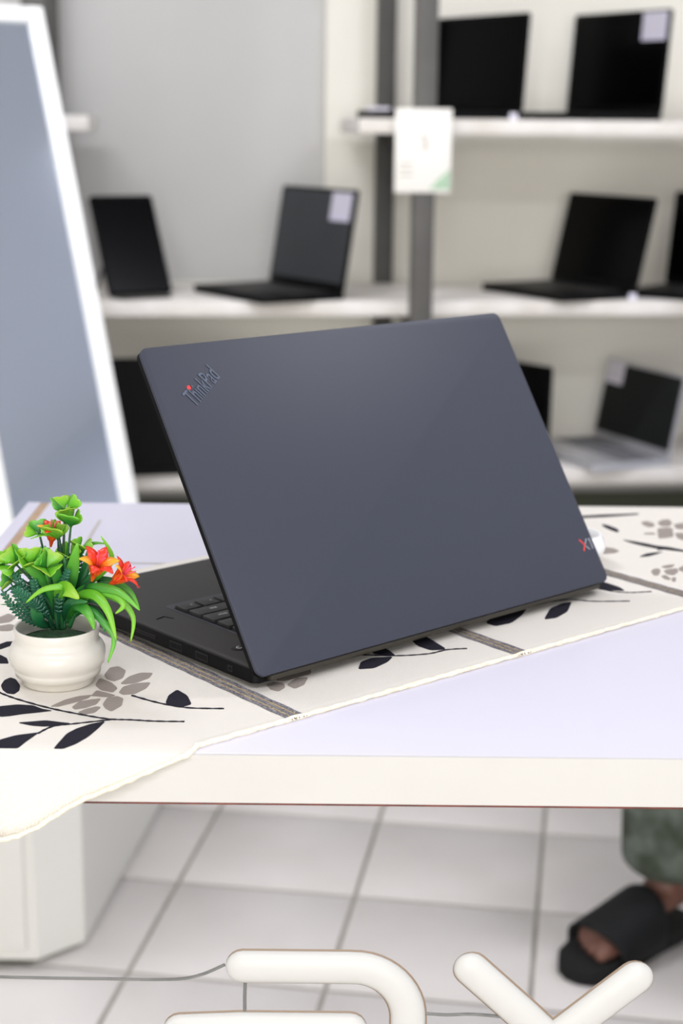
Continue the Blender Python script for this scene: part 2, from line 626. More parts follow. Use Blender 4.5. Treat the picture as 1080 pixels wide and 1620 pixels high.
# ------------------------------------------------------------------ laptops on the shelves
def shelf_laptop(label, x, y, z, psi, th, w, lh, depth, body='black', screen='screen_black', paper=None, flip=False,
                 name='laptop'):
    """hinge centre at (x, y); opens towards -Y in its own frame"""
    e = empty(name, label, 'laptop', (x, y, z), psi + (PI if flip else 0), 'laptops on the shelves')
    if flip:
        th = -th
    B = M[body]
    tp = [(p[0], p[1]) for p in rrect(-w / 2, w / 2, -depth, 0.006, 0.008, 4)]
    MB().prism(tp, 0.001, 0.017, 0.002).build('base', B, e, 40)
    kb = MB().box(-w / 2 + 0.014, w / 2 - 0.014, -depth * 0.58, -0.022, 0.0168, 0.0176)
    kb.build('keyboard', M['silver_keys'] if body == 'silver' else M['key'], e)
    MB().box(-0.05, 0.05, -depth + 0.012, -depth * 0.62, 0.0168, 0.0173).build('touchpad', B if body == 'silver' else M['deck'], e)
    # lid
    Mx = Matrix.Translation((0, 0, 0.0165)) @ Matrix.Rotation(-th, 4, 'X') @ Matrix.Rotation(PI / 2, 4, 'X')
    # after the turn: local x = along hinge, y = up the lid, z = towards the screen side (-Y)
    MB().prism(rrect(-w / 2, w / 2, 0.0, lh, 0.008, 4), -0.003, 0.003, 0.001, M=Mx).build('lid', B, e, 40)
    bz = 0.007
    sc = MB().prism(rrect(-w / 2 + bz, w / 2 - bz, 0.016, lh - bz, 0.002, 2), 0.0029, 0.0034, M=Mx)
    sc.build('screen', M[screen], e)
    MB().tube([(-w / 2 + 0.03, 0.004, 0.014), (w / 2 - 0.03, 0.004, 0.014)], 0.005, 8).build('hinge', M['black'] if body != 'silver' else B, e, 40)
    if paper:
        px0, px1, py0, py1, pm = paper
        pp = MB().box(px0, px1, py0, py1, 0.0035, 0.0040, M=Mx).build('paper_label', M[pm], e, None, 'white printed paper label')
        for k in range(4):
            yy = py1 - (k + 1) * (py1 - py0) / 5.5
            MB().box(px0 + 0.005, px1 - 0.006 - 0.004 * (k % 2), yy, yy + 0.0022, 0.0040, 0.0042, M=Mx).build('print_line', M['notice_grey'], pp)
    return e


shelf_laptop('dark grey laptop with white paper label on the middle shelf left of the posts',
             -0.087, 3.66, Z_MID, -0.984, 0.174, 0.31, 0.222, 0.205, 'black', 'screen_grey',
             (0.062, 0.140, 0.152, 0.214, 'paper_lilac'))
shelf_laptop('black laptop without label on the top shelf right beside the grey posts',
             0.296, 3.775, Z_TOP, -0.933, 0.071, 0.31, 0.212, 0.225)
shelf_laptop('black laptop with a paper label in its screen corner on the top shelf',
             0.611, 3.795, Z_TOP, -0.978, 0.079, 0.313, 0.224, 0.205, paper=(0.072, 0.148, 0.158, 0.219, 'paper_lilac'))
shelf_laptop('black laptop open on the middle shelf below the labelled top shelf laptop',
             0.576, 3.75, Z_MID, -1.042, 0.232, 0.309, 0.210, 0.205)
shelf_laptop('black laptop cut by the right picture edge on the middle shelf',
             0.885, 3.73, Z_MID, -0.62, 0.16, 0.31, 0.215, 0.20)
shelf_laptop('silver laptop with dark screen and paper label on the lowest shelf',
             0.684, 3.75, Z_LOW, -1.146, 0.185, 0.316, 0.192, 0.205, 'silver', 'screen_dark', (-0.150, -0.080, 0.135, 0.187, 'paper'))
shelf_laptop('black laptop on the lowest shelf peeking past the big laptop lid',
             0.371, 3.742, Z_LOW, -0.858, 0.017, 0.312, 0.206, 0.205)
shelf_laptop('black laptop turned away on the lowest shelf beside the leaning mirror',
             -0.352, 3.465, Z_LOW, 0.22, -0.05, 0.34, 0.246, 0.21, flip=True)

# tablet on a folding stand
tb = empty('tablet', 'black tablet propped on a stand at the left of the middle shelf', 'tablet', (-0.443, 3.53, Z_MID + 0.001), 0.55)
Mx = Matrix.Translation((0, 0, 0.006)) @ Matrix.Rotation(-0.46, 4, 'X') @ Matrix.Rotation(PI / 2, 4, 'X')
MB().prism(rrect(-0.075, 0.075, 0.0, 0.232, 0.008, 4), -0.004, 0.004, 0.001, M=Mx).build('case', M['black'], tb, 40)
MB().prism(rrect(-0.070, 0.070, 0.008, 0.224, 0.004, 3), 0.0039, 0.0044, M=Mx).build('screen', M['screen_black'], tb)
q0, q1 = Mx @ Vector((0, 0.15, -0.004)), Vector((0, 0.115 + 0.06, 0.004))
MB().tube([q0 + Vector((0.03, 0, 0)), q1 + Vector((0.03, 0, 0))], 0.004, 8).build('stand_leg', M['post'], tb, 40)
MB().tube([q0 - Vector((0.03, 0, 0)), q1 - Vector((0.03, 0, 0))], 0.004, 8).build('stand_leg', M['post'], tb, 40)
MB().box(-0.06, 0.06, -0.03, 0.03, 0.0, 0.006, 0.002).build('stand_foot', M['post'], tb, 30)

# small things lying on the shelves
for (s, t, z, lab) in ((0.372, -0.05, Z_TOP, 'tiny white price tag beside the first top shelf laptop'),
                       (0.650, -0.025, Z_MID, 'tiny white price tag beside the middle shelf black laptop')):
    tg = tag(MB().prism([(-0.008, -0.004), (0.008, -0.004), (0.008, 0.004), (-0.008, 0.004)], 0, 0.002,
                        M=Matrix.Translation(rk(s, t, z + 0.0005)) @ Matrix.Rotation(RA, 4, 'Z')).build('price_tag', M['paper']), lab, 'tag', 'price tags on the shelves')
    mbt = MB()
    mbt.box(-0.008, 0.008, 0.002, 0.004, 0.002, 0.013, M=Matrix.Translation(rk(s, t, z + 0.0005)) @ Matrix.Rotation(RA, 4, 'Z'))
    mbt.build('card', M['paper'], tg)
tag(MB().prism(rrect(-0.024, 0.024, -0.018, 0.018, 0.003, 3), 0, 0.006, 0.002,
               M=Matrix.Translation(rk(0.085, -0.13, Z_TOP + 0.0178)) @ Matrix.Rotation(0.2, 4, 'Z')).build('paper_pad', M['paper'], None, 30),
    'small white paper pad lying on the laptop at the top shelf end', 'paper')

# notice card on the front post
nt_ = empty('notice_card', 'white notice card with faint print taped to the front post', 'sign', rk(0.160, 0.047, 1.085), RA)
MB().box(-0.060, 0.060, -0.003, 0.0, 0.0, 0.173, 0.001).build('card', M['notice'], nt_, 30)
mb = MB()
mb.tube([(0.0, -0.0036, 0.088), (0.006, -0.0036, 0.096), (0.003, -0.0036, 0.112), (-0.004, -0.0036, 0.118)], 0.004, 6, flat=(Vector((0, 1, 0)), 0.1))
mb.build('emblem', M['notice_grey'], nt_)
for z in (0.058, 0.046, 0.034):
    MB().box(-0.05, -0.022, -0.0036, -0.003, z, z + 0.004).build('print_line', M['notice_grey'], nt_)
MB().prism([(0.014, 0.008), (0.058, 0.006), (0.058, 0.05), (0.04, 0.034)], 0.003, 0.0037, M=Matrix.Rotation(PI / 2, 4, 'X')).build('corner_print', M['notice_green'], nt_)

# ------------------------------------------------------------------ low white cabinet and the mirror standing on it
cab = empty('low_cabinet', 'low white cabinet with a chamfered corner on the floor at left', 'cabinet', (-0.60, 2.17, 0))
cl = lambda P: [(x + 0.60, y - 2.17) for x, y in P]
MB().prism(cl([(-1.15, 2.1675), (-0.4454, 2.1676), (-0.384, 2.2254), (-0.318, 2.80), (-1.15, 2.90)]), 0.012, 0.47).build('body', M['cabinet'], cab)
MB().prism(cl([(-1.16, 2.155), (-0.442, 2.155), (-0.372, 2.221), (-0.305, 2.81), (-1.16, 2.91)]), 0.47, 0.492, 0.003).build('top', M['cabinet'], cab, 30)
MB().prism(cl([(-1.14, 2.18), (-0.455, 2.18), (-0.398, 2.235), (-0.335, 2.78), (-1.14, 2.88)]), 0.0, 0.012).build('plinth', M['rail'], cab)
MB().box(-0.5, 0.14, -0.010, -0.0025, 0.03, 0.455, 0.002).build('door', M['cabinet'], cab, 30)

MPHI = math.radians(32)
w_m = 0.258
mir = empty('leaning_mirror', 'tall white framed mirror leaning on the low cabinet', 'mirror', (-0.338, 2.690, 0.4925), MPHI)
# own frame: x along the bottom rail (0 at the right corner, negative to the left), +y behind
tilt = Matrix.Translation((0, 0, 0.005)) @ Matrix.Rotation(-math.atan(0.436), 4, 'X')


def mpanel(x0, x1, z0, z1, y0, y1, bev=0.0):
    return MB().box(x0, x1, y0, y1, z0, z1, bev, M=tilt)


fw = 0.030
HM = 1.008
mpanel(-fw, 0, 0, HM, -0.012, 0.012, 0.003).build('frame_rail', M['frame'], mir, 30)
mpanel(-w_m, -w_m + fw, 0, HM, -0.012, 0.012, 0.003).build('frame_rail', M['frame'], mir, 30)
mpanel(-w_m + fw, -fw, 0, fw, -0.012, 0.012, 0.003).build('frame_rail', M['frame'], mir, 30)
mpanel(-w_m + fw, -fw, HM - fw, HM, -0.012, 0.012, 0.003).build('frame_rail', M['frame'], mir, 30)
mpanel(-w_m + fw - 0.002, -fw + 0.002, fw - 0.002, HM - fw + 0.002, -0.004, 0.004).build('glass', M['mirror'], mir)
for x in (-0.06, -0.23):
    top = tilt @ Vector((x, 0.012, 0.55))
    MB().tube([top, (x, top.y + 0.09, 0.004)], 0.007, 8).build('support_leg', M['frame'], mir, 40)

# ------------------------------------------------------------------ display table
TX0, TX1, TY0, TY1 = -0.31, 1.25, 0.90, 1.547
table = empty('display_table', 'white laminate display table with thick warm white front edge', 'table', (0, 0, 0))
# top: main board, tan joint and narrow strip at the left
MB().box(-0.2885, TX1, TY0 + 0.001, TY1, TZ - 0.031, TZ, 0.0012).build('table_top', M['laminate'], table, 30)
MB().box(-0.297, -0.2885, TY0 + 0.002, TY1 - 0.001, TZ - 0.031, TZ - 0.0008).build('joint_strip', M['tan'], table, None, 'tan board core showing in the joint')
MB().box(TX0, -0.297, TY0 + 0.001, TY1, TZ - 0.031, TZ, 0.0012).build('side_strip', M['laminate'], table, 30)
MB().box(TX0, TX1, TY0 - 0.0008, TY0 + 0.001, TZ - 0.031, TZ - 0.0004).build('edge_band', M['edgeband'], table)
MB().box(TX0, TX1, TY0 - 0.0009, TY0 + 0.02, TZ - 0.0322, TZ - 0.031).build('lower_edge_line', M['redline'], table, None, 'thin dark red line under the front edge')
MB().box(-0.2295, -0.2265, 1.34, 1.475, TZ - 0.0004, TZ + 0.0003).build('seam', M['seam'], table)
MB().box(-0.2295, -0.140, 1.322, 1.3255, TZ - 0.0004, TZ + 0.0003).build('seam', M['seam'], table)
MB().box(TX0, TX0 + 0.022, 0.915, 1.18, 0, TZ - 0.0322).build('side_panel', M['laminate'], table)
MB().box(TX1 - 0.022, TX1, 0.915, 1.50, 0, TZ - 0.0322).build('side_panel', M['laminate'], table)
MB().box(TX0 + 0.022, TX1 - 0.022, 0.909, 0.914, 0.03, TZ - 0.0322).build('glass_front', M['glass'], table, None, 'clear glass front below the table edge')

# raised letters on the glass front, their wires
YG = 0.909
AY = Vector((0, 1, 0))


def stroke(pts, r, parent, fac=0.5, y=YG - 0.0022):
    P = [Vector((x, 0, z)) for x, z in pts]
    # rounded ends
    d0, d1 = (P[0] - P[1]).normalized(), (P[-1] - P[-2]).normalized()
    def cap(p, d):
        return [(p + d * r * math.sin(a), r * math.cos(a)) for a in (0.0, 0.35, 0.7, 1.0, 1.25, 1.42, 1.52, 1.565)]
    seq = list(reversed(cap(P[0], d0))) + [(p, r) for p in P[1:-1]] + cap(P[-1], d1)
    mb = MB().tube([p for p, _ in seq], [q for _, q in seq], 20, flat=(AY, fac))
    mb.v = [(v[0], min(v[1] * 1.0, 0.0) + 0.0, v[2]) for v in mb.v]
    o = mb.build('stroke', M['letter'], parent, 60)
    o.location = (0, y, 0)
    k = 1.0 + 0.0011 / r
    seq2 = [(p, q * k) for p, q in seq]
    mb2 = MB().tube([p for p, _ in seq2], [q for _, q in seq2], 20, flat=(AY, 0.001 / r))
    o2 = mb2.build('backing', M['letter_edge'], o, 60)
    o2.location = (0, 0.0008, 0)
    return o


ZF = 0.0
R = 0.0108
SX = 1.012
lt1 = empty('sign_letter', 'cream raised letter with a curved top bar on the glass front', 'letter', (0, 0, 0), 0, 'raised letters on the glass front')
arc = []
for k in range(0, 13):
    a = PI / 2 - k / 12 * PI / 2 * 1.0
    arc.append((0.0105 + 0.0345 * math.cos(a), 0.6815 + 0.0345 * math.sin(a)))
bar = [(-0.0585 + k * 0.011, 0.716) for k in range(7)]
tail = [(0.045, 0.6815 - k * 0.012) for k in range(1, 4)]
arc2 = [(0.0105 + 0.0345 * math.cos(-k / 10 * PI / 2), 0.6455 + 0.0345 * math.sin(-k / 10 * PI / 2)) for k in range(0, 11)]
stroke(bar + arc[1:] + tail + arc2[1:] + [(-0.01, 0.611), (-0.04, 0.611), (-0.0585, 0.611)], R, lt1)
stroke([(-0.098, 0.6715), (-0.06, 0.6735), (-0.02, 0.6735), (0.0085, 0.6735)], R, lt1)
lt2 = empty('sign_letter', 'cream raised letter with two slanting arms on the glass front', 'letter', (0, 0, 0), 0, 'raised letters on the glass front')
stroke([(0.0835, 0.716), (0.100, 0.7005), (0.118, 0.6835), (0.1355, 0.666)], R, lt2)
stroke([(0.1865, 0.711), (0.170, 0.6965), (0.152, 0.6805), (0.1355, 0.666)], R, lt2)
stroke([(0.1355, 0.666), (0.1355, 0.64), (0.1355, 0.611)], R, lt2)


def wire(pts, label):
    P = smooth_path([(x, YG - 0.0012, z) for x, z in pts], 8)
    tag(MB().tube(P, 0.0011, 6).build('sign_wire', M['wire'], None, 60), label, 'wire', 'wires between the sign letters')


wire([(-0.29, 0.7095), (-0.208, 0.7065), (-0.15, 0.706), (-0.104, 0.706), (-0.086, 0.709), (-0.0700, 0.7165)], 'long thin grey wire curving in from the left to the first letter')
wire([(-0.0572, 0.7050), (-0.0576, 0.695), (-0.0576, 0.6835)], 'short vertical wire between the strokes of the first letter')
wire([(0.0560, 0.684), (0.070, 0.6832), (0.085, 0.6838), (0.1085, 0.682)], 'short horizontal wire joining the two letters')

# ------------------------------------------------------------------ table runner
def near_y(x):
    return 0.9043 + (x + 0.0912) * 0.8347


def far_y(x):
    return 1.349 + (x + 0.1157) * 0.8347


DROP = [(-0.33, 0.050), (-0.30, 0.0535), (-0.26, 0.050), (-0.23, 0.0535), (-0.2043, 0.0498), (-0.2005, 0.0515), (-0.1812, 0.044), (-0.154, 0.0285),
        (-0.1233, 0.0142), (-0.0906, 0.0)]


def drop(x):
    if x >= DROP[-1][0]:
        return 0.0
    for (xa, da), (xb, db) in zip(DROP, DROP[1:]):
        if xa <= x <= xb:
            return da + (db - da) * (x - xa) / (xb - xa)
    return DROP[0][1]


CT = TZ + 0.0012
runner = empty('table_runner', 'cream woven table runner with black leaves and taupe flowers', 'table runner', (0, 0, TZ))
xs = [-0.3085 + k * 0.008 for k in range(122)]
xs = [x for x in xs if near_y(x) < TY1 - 0.004]
NF, NM, NB = 7, 30, 5


def wave(x, d):
    return 0.35 * d * (0.5 + 0.5 * math.sin(x * 95.0 + 0.6))


def column(x):
    yn, yf = near_y(x), far_y(x)
    out = []
    d = drop(x)
    y0 = max(yn, TY0 - 0.0005)
    if d > 0:
        for k in range(NF):
            q = d * (1 - k / (NF - 1))
            out.append((x, TY0 - 0.0028 - 0.10 * q - wave(x, q) * 0.4, TZ - q * 0.985 + 0.0005))
        out[-1] = (x, TY0 - 0.0018, CT - 0.0008)
    else:
        out += [(x, y0, CT)] * NF
    y1 = min(yf, TY1 + 0.0005)
    for k in range(NM):
        out.append((x, y0 + (y1 - y0) * k / (NM - 1), CT))
    over = min(max(yf - TY1, 0.0), 0.07)
    for k in range(NB):
        q = over * (k + 1) / NB
        out.append((x, y1 + (0.0018 if over > 0 else 0), CT - q * 0.98))
    return out


cols = [column(x) for x in xs]
c0 = cols[0]
for k in range(1, 6):                           # the end folds down over the left edge of the table
    q = 0.010 * k
    cols.insert(0, [(TX0 - 0.0016, p[1], p[2] - q if p[2] > TZ - 0.001 else p[2] - q * 0.3) for p in c0])
nr = len(c0)
mb = MB()
vs = [p for c in cols for p in c]
fs = []
for i in range(len(cols) - 1):
    for j in range(nr - 1):
        fs.append((i * nr + j, (i + 1) * nr + j, (i + 1) * nr + j + 1, i * nr + j + 1))
mb.add([(p[0], p[1], p[2] - TZ) for p in vs], fs)
clo = mb.build('cloth', M['cloth'], runner, 180)
# degenerate faces along the edges vanish when the doubles are merged
bm = bmesh.new()
bm.from_mesh(clo.data)
bmesh.ops.dissolve_degenerate(bm, dist=1e-6, edges=bm.edges)
for f_ in bm.faces:
    if f_.normal.z < -0.2:
        f_.normal_flip()
bm.to_mesh(clo.data)
bm.free()
sol = clo.modifiers.new('thickness', 'SOLIDIFY')
sol.thickness = 0.0009
sol.offset = -1.0 if sum(p.normal.z for p in clo.data.polygons) > 0 else 1.0
# hem cord along the near edge
pts = []
for k in range(60):
    x = -0.3085 + k / 59 * (0.3085 - 0.0906)
    q = drop(x)
    pts.append((x, TY0 - 0.0028 - 0.10 * q - wave(x, q) * 0.4 - 0.0003, CT - TZ - q - 0.0007 + 0.0004 * math.sin(k * 2.1)))
n2 = 170
for k in range(1, n2):
    x = -0.0906 + k / n2 * (0.655 + 0.0906)
    pts.append((x + 0.0004 * math.sin(k * 1.7), near_y(x) + 0.0005 * math.sin(k * 2.3), CT - TZ + 0.0003))
rad = [0.0014 + 0.0006 * random.random() for _ in pts]
MB().tube(pts, rad, 7).build('hem_cord', M['hem'], runner, 180)

DARK = [
    [(-0.211,0.9025),(-0.209,0.9102),(-0.206,0.916),(-0.1978,0.9234),(-0.1858,0.9281),(-0.185,0.9267),(-0.1895,0.9136),(-0.1925,0.9025),(-0.1994,0.9025),(-0.2049,0.9025)],
    [(-0.201,0.9446),(-0.1926,0.9467),(-0.1842,0.949),(-0.1749,0.9463),(-0.1675,0.9444),(-0.175,0.9402),(-0.1834,0.9385),(-0.1913,0.9398)],
    [(-0.1711,0.9025),(-0.1699,0.9113),(-0.1673,0.9271),(-0.1623,0.9361),(-0.1548,0.9438),(-0.1467,0.9486),(-0.1493,0.9365),(-0.1535,0.9217),(-0.1591,0.9101),(-0.1652,0.9025)],
    [(-0.2236,0.9681),(-0.2179,0.9731),(-0.2073,0.9766),(-0.1969,0.9753),(-0.1901,0.9691),(-0.1828,0.9661),(-0.1912,0.9628),(-0.2017,0.9593),(-0.2077,0.9561),(-0.214,0.9544)],
    [(-0.2255,1.0123),(-0.2253,1.0227),(-0.2222,1.028),(-0.218,1.0246),(-0.2127,1.0126),(-0.2113,1.0025),(-0.2134,0.9957),(-0.2183,0.9972),(-0.2226,1.0038)],
    [(-0.2479,1.0927),(-0.2441,1.0988),(-0.2403,1.1049),(-0.2359,1.105),(-0.2349,1.0971),(-0.2387,1.091),(-0.2417,1.087)],
    [(-0.245,1.0733),(-0.2392,1.0754),(-0.2328,1.068),(-0.2293,1.0568),(-0.2353,1.0566),(-0.2405,1.0583)],
    [(-0.1127,0.9825),(-0.1123,0.9962),(-0.1077,1.0075),(-0.0999,0.9965),(-0.0955,0.9803),(-0.1016,0.9748),(-0.1084,0.9772)],
    [(0.0125,1.0521),(0.0145,1.0675),(0.0221,1.0765),(0.0374,1.0799),(0.0333,1.0681),(0.0237,1.0547)],
    [(0.0195,1.0955),(0.0303,1.1019),(0.0358,1.0917),(0.0394,1.0817),(0.0318,1.0827),(0.0242,1.0854)],
    [(0.047,1.1357),(0.0588,1.1329),(0.0661,1.1204),(0.0765,1.0972),(0.0648,1.0945),(0.0556,1.1045)],
    [(0.1099,1.1609),(0.1165,1.1781),(0.1307,1.1961),(0.1462,1.2038),(0.1397,1.1824),(0.1293,1.1615),(0.1163,1.1531)],
    [(0.1549,1.1712),(0.1633,1.2002),(0.1751,1.215),(0.1825,1.2178),(0.1758,1.1923),(0.1651,1.1756)],
    [(0.2101,1.282),(0.2181,1.2748),(0.2276,1.2612),(0.2302,1.2504),(0.2184,1.2518),(0.2102,1.2569)],
    [(0.2457,1.4739),(0.2511,1.4696),(0.257,1.4581),(0.2583,1.4493),(0.2555,1.4426),(0.2505,1.4516),(0.2458,1.4635)],
    [(0.2554,1.416),(0.2632,1.4121),(0.2745,1.4037),(0.2825,1.3958),(0.2932,1.3913),(0.3038,1.382),(0.3107,1.375),(0.3025,1.3755),(0.2911,1.3807),(0.2806,1.3859),(0.2707,1.3945),(0.2619,1.4041)],
    [(0.2603,1.3565),(0.2679,1.3674),(0.2759,1.3717),(0.2846,1.374),(0.2769,1.3658),(0.2683,1.3584)],
    [(0.2298,1.5058),(0.2534,1.5125),(0.2709,1.5151),(0.2885,1.5188),(0.2877,1.5139),(0.2696,1.5074),(0.2518,1.502),(0.2297,1.4973)],
]
TAUPE = [
    [(-0.1602,1.035),(-0.1584,1.0501),(-0.1528,1.0533),(-0.1465,1.0444),(-0.1465,1.0295),(-0.1515,1.0223),(-0.157,1.0262)],
    [(-0.1469,1.0178),(-0.143,1.0325),(-0.136,1.0405),(-0.1276,1.0401),(-0.1288,1.03),(-0.1356,1.021),(-0.1429,1.0168)],
    [(-0.1456,1.0008),(-0.1442,1.0121),(-0.1373,1.0192),(-0.1268,1.0213),(-0.1283,1.0097),(-0.1347,0.9983),(-0.1421,0.9964)],
    [(-0.1631,1.0144),(-0.1623,1.029),(-0.1532,1.0205),(-0.1473,1.0092),(-0.1494,1.0007),(-0.1578,1.0049)],
    [(-0.1628,0.9936),(-0.1607,1.0048),(-0.1521,0.9995),(-0.1467,0.9952),(-0.151,0.9917),(-0.1569,0.9927)],
    [(-0.186,0.9734),(-0.1787,0.986),(-0.1704,0.9934),(-0.1622,0.9958),(-0.164,0.9892),(-0.1721,0.9803),(-0.1804,0.9736)],
    [(-0.1718,0.9728),(-0.1688,0.9836),(-0.1618,0.9871),(-0.1555,0.9894),(-0.1567,0.9785),(-0.1631,0.9714),(-0.1692,0.9686)],
    [(-0.1665,0.9634),(-0.1628,0.9693),(-0.1561,0.9748),(-0.1531,0.9733),(-0.1554,0.9638),(-0.1613,0.9599)],
    [(-0.1529,0.9786),(-0.1518,0.9906),(-0.1456,0.9941),(-0.1408,0.9898),(-0.1403,0.9763),(-0.1454,0.9656),(-0.1499,0.9707)],
    [(-0.2611,1.1547),(-0.2577,1.1637),(-0.2529,1.1728),(-0.2451,1.1641),(-0.2473,1.1517),(-0.2542,1.1471)],
    [(-0.2445,1.1641),(-0.2404,1.1777),(-0.2339,1.1645),(-0.2366,1.1512)],
    [(-0.2587,1.1375),(-0.2531,1.142),(-0.2462,1.1465),(-0.2397,1.1403),(-0.2428,1.1296),(-0.2505,1.1293)],
    [(-0.0491,1.0186),(-0.0448,1.0241),(-0.0375,1.0216),(-0.0363,1.0137),(-0.0404,1.0058),(-0.0459,1.0092)],
    [(-0.0356,1.019),(-0.0297,1.0326),(-0.0215,1.0345),(-0.0239,1.0193),(-0.0299,1.0113)],
    [(-0.0553,1.0335),(-0.0518,1.0374),(-0.0443,1.0338),(-0.0476,1.0267)],
    [(-0.0431,1.0268),(-0.0391,1.0405),(-0.0285,1.0548),(-0.0201,1.0567),(-0.0198,1.0411),(-0.0279,1.0343),(-0.0367,1.0259)],
    [(0.2845,1.4833),(0.2909,1.4882),(0.2959,1.4792),(0.2949,1.4677),(0.2885,1.463),(0.2846,1.4718)],
    [(0.2997,1.4816),(0.3064,1.4934),(0.3137,1.4961),(0.3138,1.4799),(0.3081,1.4674),(0.3006,1.4689)],
    [(0.314,1.4753),(0.3244,1.4826),(0.3271,1.4691),(0.319,1.4562),(0.3131,1.4595)],
    [(0.2954,1.4588),(0.304,1.4636),(0.3102,1.4616),(0.3048,1.4286),(0.2974,1.424),(0.2895,1.4215)],
    [(0.279,1.4405),(0.286,1.4434),(0.291,1.441),(0.2891,1.4365),(0.2804,1.4362)],
    [(0.3084,1.4417),(0.3165,1.4442),(0.3188,1.4291),(0.3108,1.416),(0.3071,1.4244)],
    [(0.262,1.3102),(0.2658,1.3177),(0.2702,1.3197),(0.2708,1.3124),(0.2661,1.2977),(0.2621,1.2976)],
    [(0.2733,1.3254),(0.2804,1.3313),(0.2869,1.3334),(0.283,1.3239),(0.2762,1.3199)],
    [(0.2733,1.3125),(0.2789,1.3182),(0.2863,1.3203),(0.2851,1.3093),(0.2789,1.2982),(0.2737,1.3016)],
    [(0.2677,1.296),(0.2723,1.2997),(0.2748,1.2874),(0.2722,1.2837),(0.2689,1.2872)],
    [(0.2754,1.2902),(0.2798,1.2929),(0.2773,1.2804),(0.274,1.2786)],
    [(0.2882,1.3222),(0.2956,1.3318),(0.2973,1.3207),(0.289,1.3094),(0.2864,1.3159)],
    [(0.2336,1.389),(0.2421,1.3864),(0.2467,1.3765),(0.2413,1.3684),(0.2299,1.3648)],
]
STEMS = [
    [(-0.2351,1.0106),(-0.2231,0.9981),(-0.2092,0.9862),(-0.1859,0.9708),(-0.1639,0.9598),(-0.145,0.9523),(-0.1316,0.9514),(-0.1159,0.9494),(-0.0972,0.9493)],
    [(-0.185,0.9267),(-0.178,0.9387),(-0.1657,0.9435),(-0.1469,0.9501),(-0.1427,0.9517)],
    [(-0.1362,0.9955),(-0.1175,0.9824),(-0.0977,0.9738),(-0.0741,0.9729)],
    [(0.0032,1.0842),(0.0203,1.0823),(0.0413,1.0818),(0.0625,1.0866),(0.0764,1.096),(0.0912,1.0995)],
    [(0.123,1.1905),(0.1386,1.1993),(0.1549,1.2126),(0.1813,1.2238),(0.2008,1.2202),(0.2291,1.222)],
    [(0.2021,1.2631),(0.2204,1.2482),(0.2353,1.246),(0.2512,1.2493)],
    [(0.2808,1.3811),(0.2929,1.3844),(0.3032,1.3787),(0.3106,1.3742)],
]

CZ = CT - TZ


def patch(name, P, m, h):
    n = len(P)
    ar = sum(P[i][0] * P[(i + 1) % n][1] - P[(i + 1) % n][0] * P[i][1] for i in range(n))
    if ar < 0:
        P = P[::-1]
    # round the outline a little
    Q = []
    for i in range(len(P)):
        p, q = Vector(P[i]), Vector(P[(i + 1) % len(P)])
        Q.append(tuple(p * 0.88 + q * 0.12))
        Q.append(tuple(p * 0.12 + q * 0.88))
    MB().prism(Q, CZ - 0.0002, CZ + h).build(name, m, runner)


for P in DARK:
    patch('leaf_motif', P, M['navy'], 0.00030)
for P in TAUPE:
    patch('petal_motif', P, M['taupe'], 0.00026)
for P in STEMS:
    S = smooth_path([(x, y, CZ + 0.0002) for x, y in P], 8)
    MB().tube(S, [0.0009 + 0.00025 * math.sin(i * 2.0) for i in range(len(S))], 6, flat=(Vector((0, 0, 1)), 0.5)).build('stem_motif', M['navy'], runner, 60)
# striped bands across the runner
ea, na = Vector((0.7677, 0.6408, 0)), Vector((-0.6408, 0.7677, 0))
for bx, blen in ((-0.0262, 0.345), (0.1305, 0.36), (0.292, 0.25)):
    p0 = Vector((bx, near_y(bx), 0))
    mlt = [('stripe_navy', 0.0034), ('stripe_tan', 0.0022), ('stripe_navy', 0.0028), ('stripe_tan', 0.0022), ('stripe_navy', 0.0034)]
    u = -0.0072
    for mn, wd in mlt:
        L = blen
        a, b = p0 + ea * u, p0 + ea * (u + wd - 0.0003)
        mb = MB()
        vv, ff = [], []
        N = 60
        for k in range(N + 1):
            jit = 0.00035 * math.sin(k * 1.3 + u * 900)
            for q, s in ((a, -1), (b, 1)):
                pt = q + na * (L * k / N) + ea * jit
                vv.append((pt.x, pt.y, CZ + 0.0004))
        for k in range(N):
            ff.append((2 * k, 2 * k + 1, 2 * k + 3, 2 * k + 2))
        mb.add(vv, ff)
        if max(v[1] for v in mb.v) > TY1:
            mb.v = [(v[0], min(v[1], TY1), v[2]) for v in mb.v]
        mb.build('stripe', M[mn], runner)
        u += wd
    # frayed thread ends of the band at the hem
    for q in range(7):
        kp = p0 + ea * (-0.006 + 0.002 * q) + Vector((0, 0, CZ + 0.0004))
        MB().tube([kp + na * 0.002, kp - na * 0.001 + Vector((0, 0, 0.0006)), kp - na * 0.0022 + ea * 0.0012 * math.sin(q * 2.0)], [0.0005, 0.0005, 0.0003], 5).build('thread_end', M['stripe_navy' if q % 2 else 'stripe_tan'], runner, 60)

# ------------------------------------------------------------------ the big laptop
LZ = CT + 0.0006
YAW, LT = 0.7326, 0.5707
LW, LH, LD = 0.3618, 0.2416, 0.2457
lap = empty('laptop', 'large matte dark grey laptop half open on the runner, seen from behind', 'laptop', (-0.0532, 1.0013, LZ), YAW)
z0 = TZ + 0.0123 - LZ
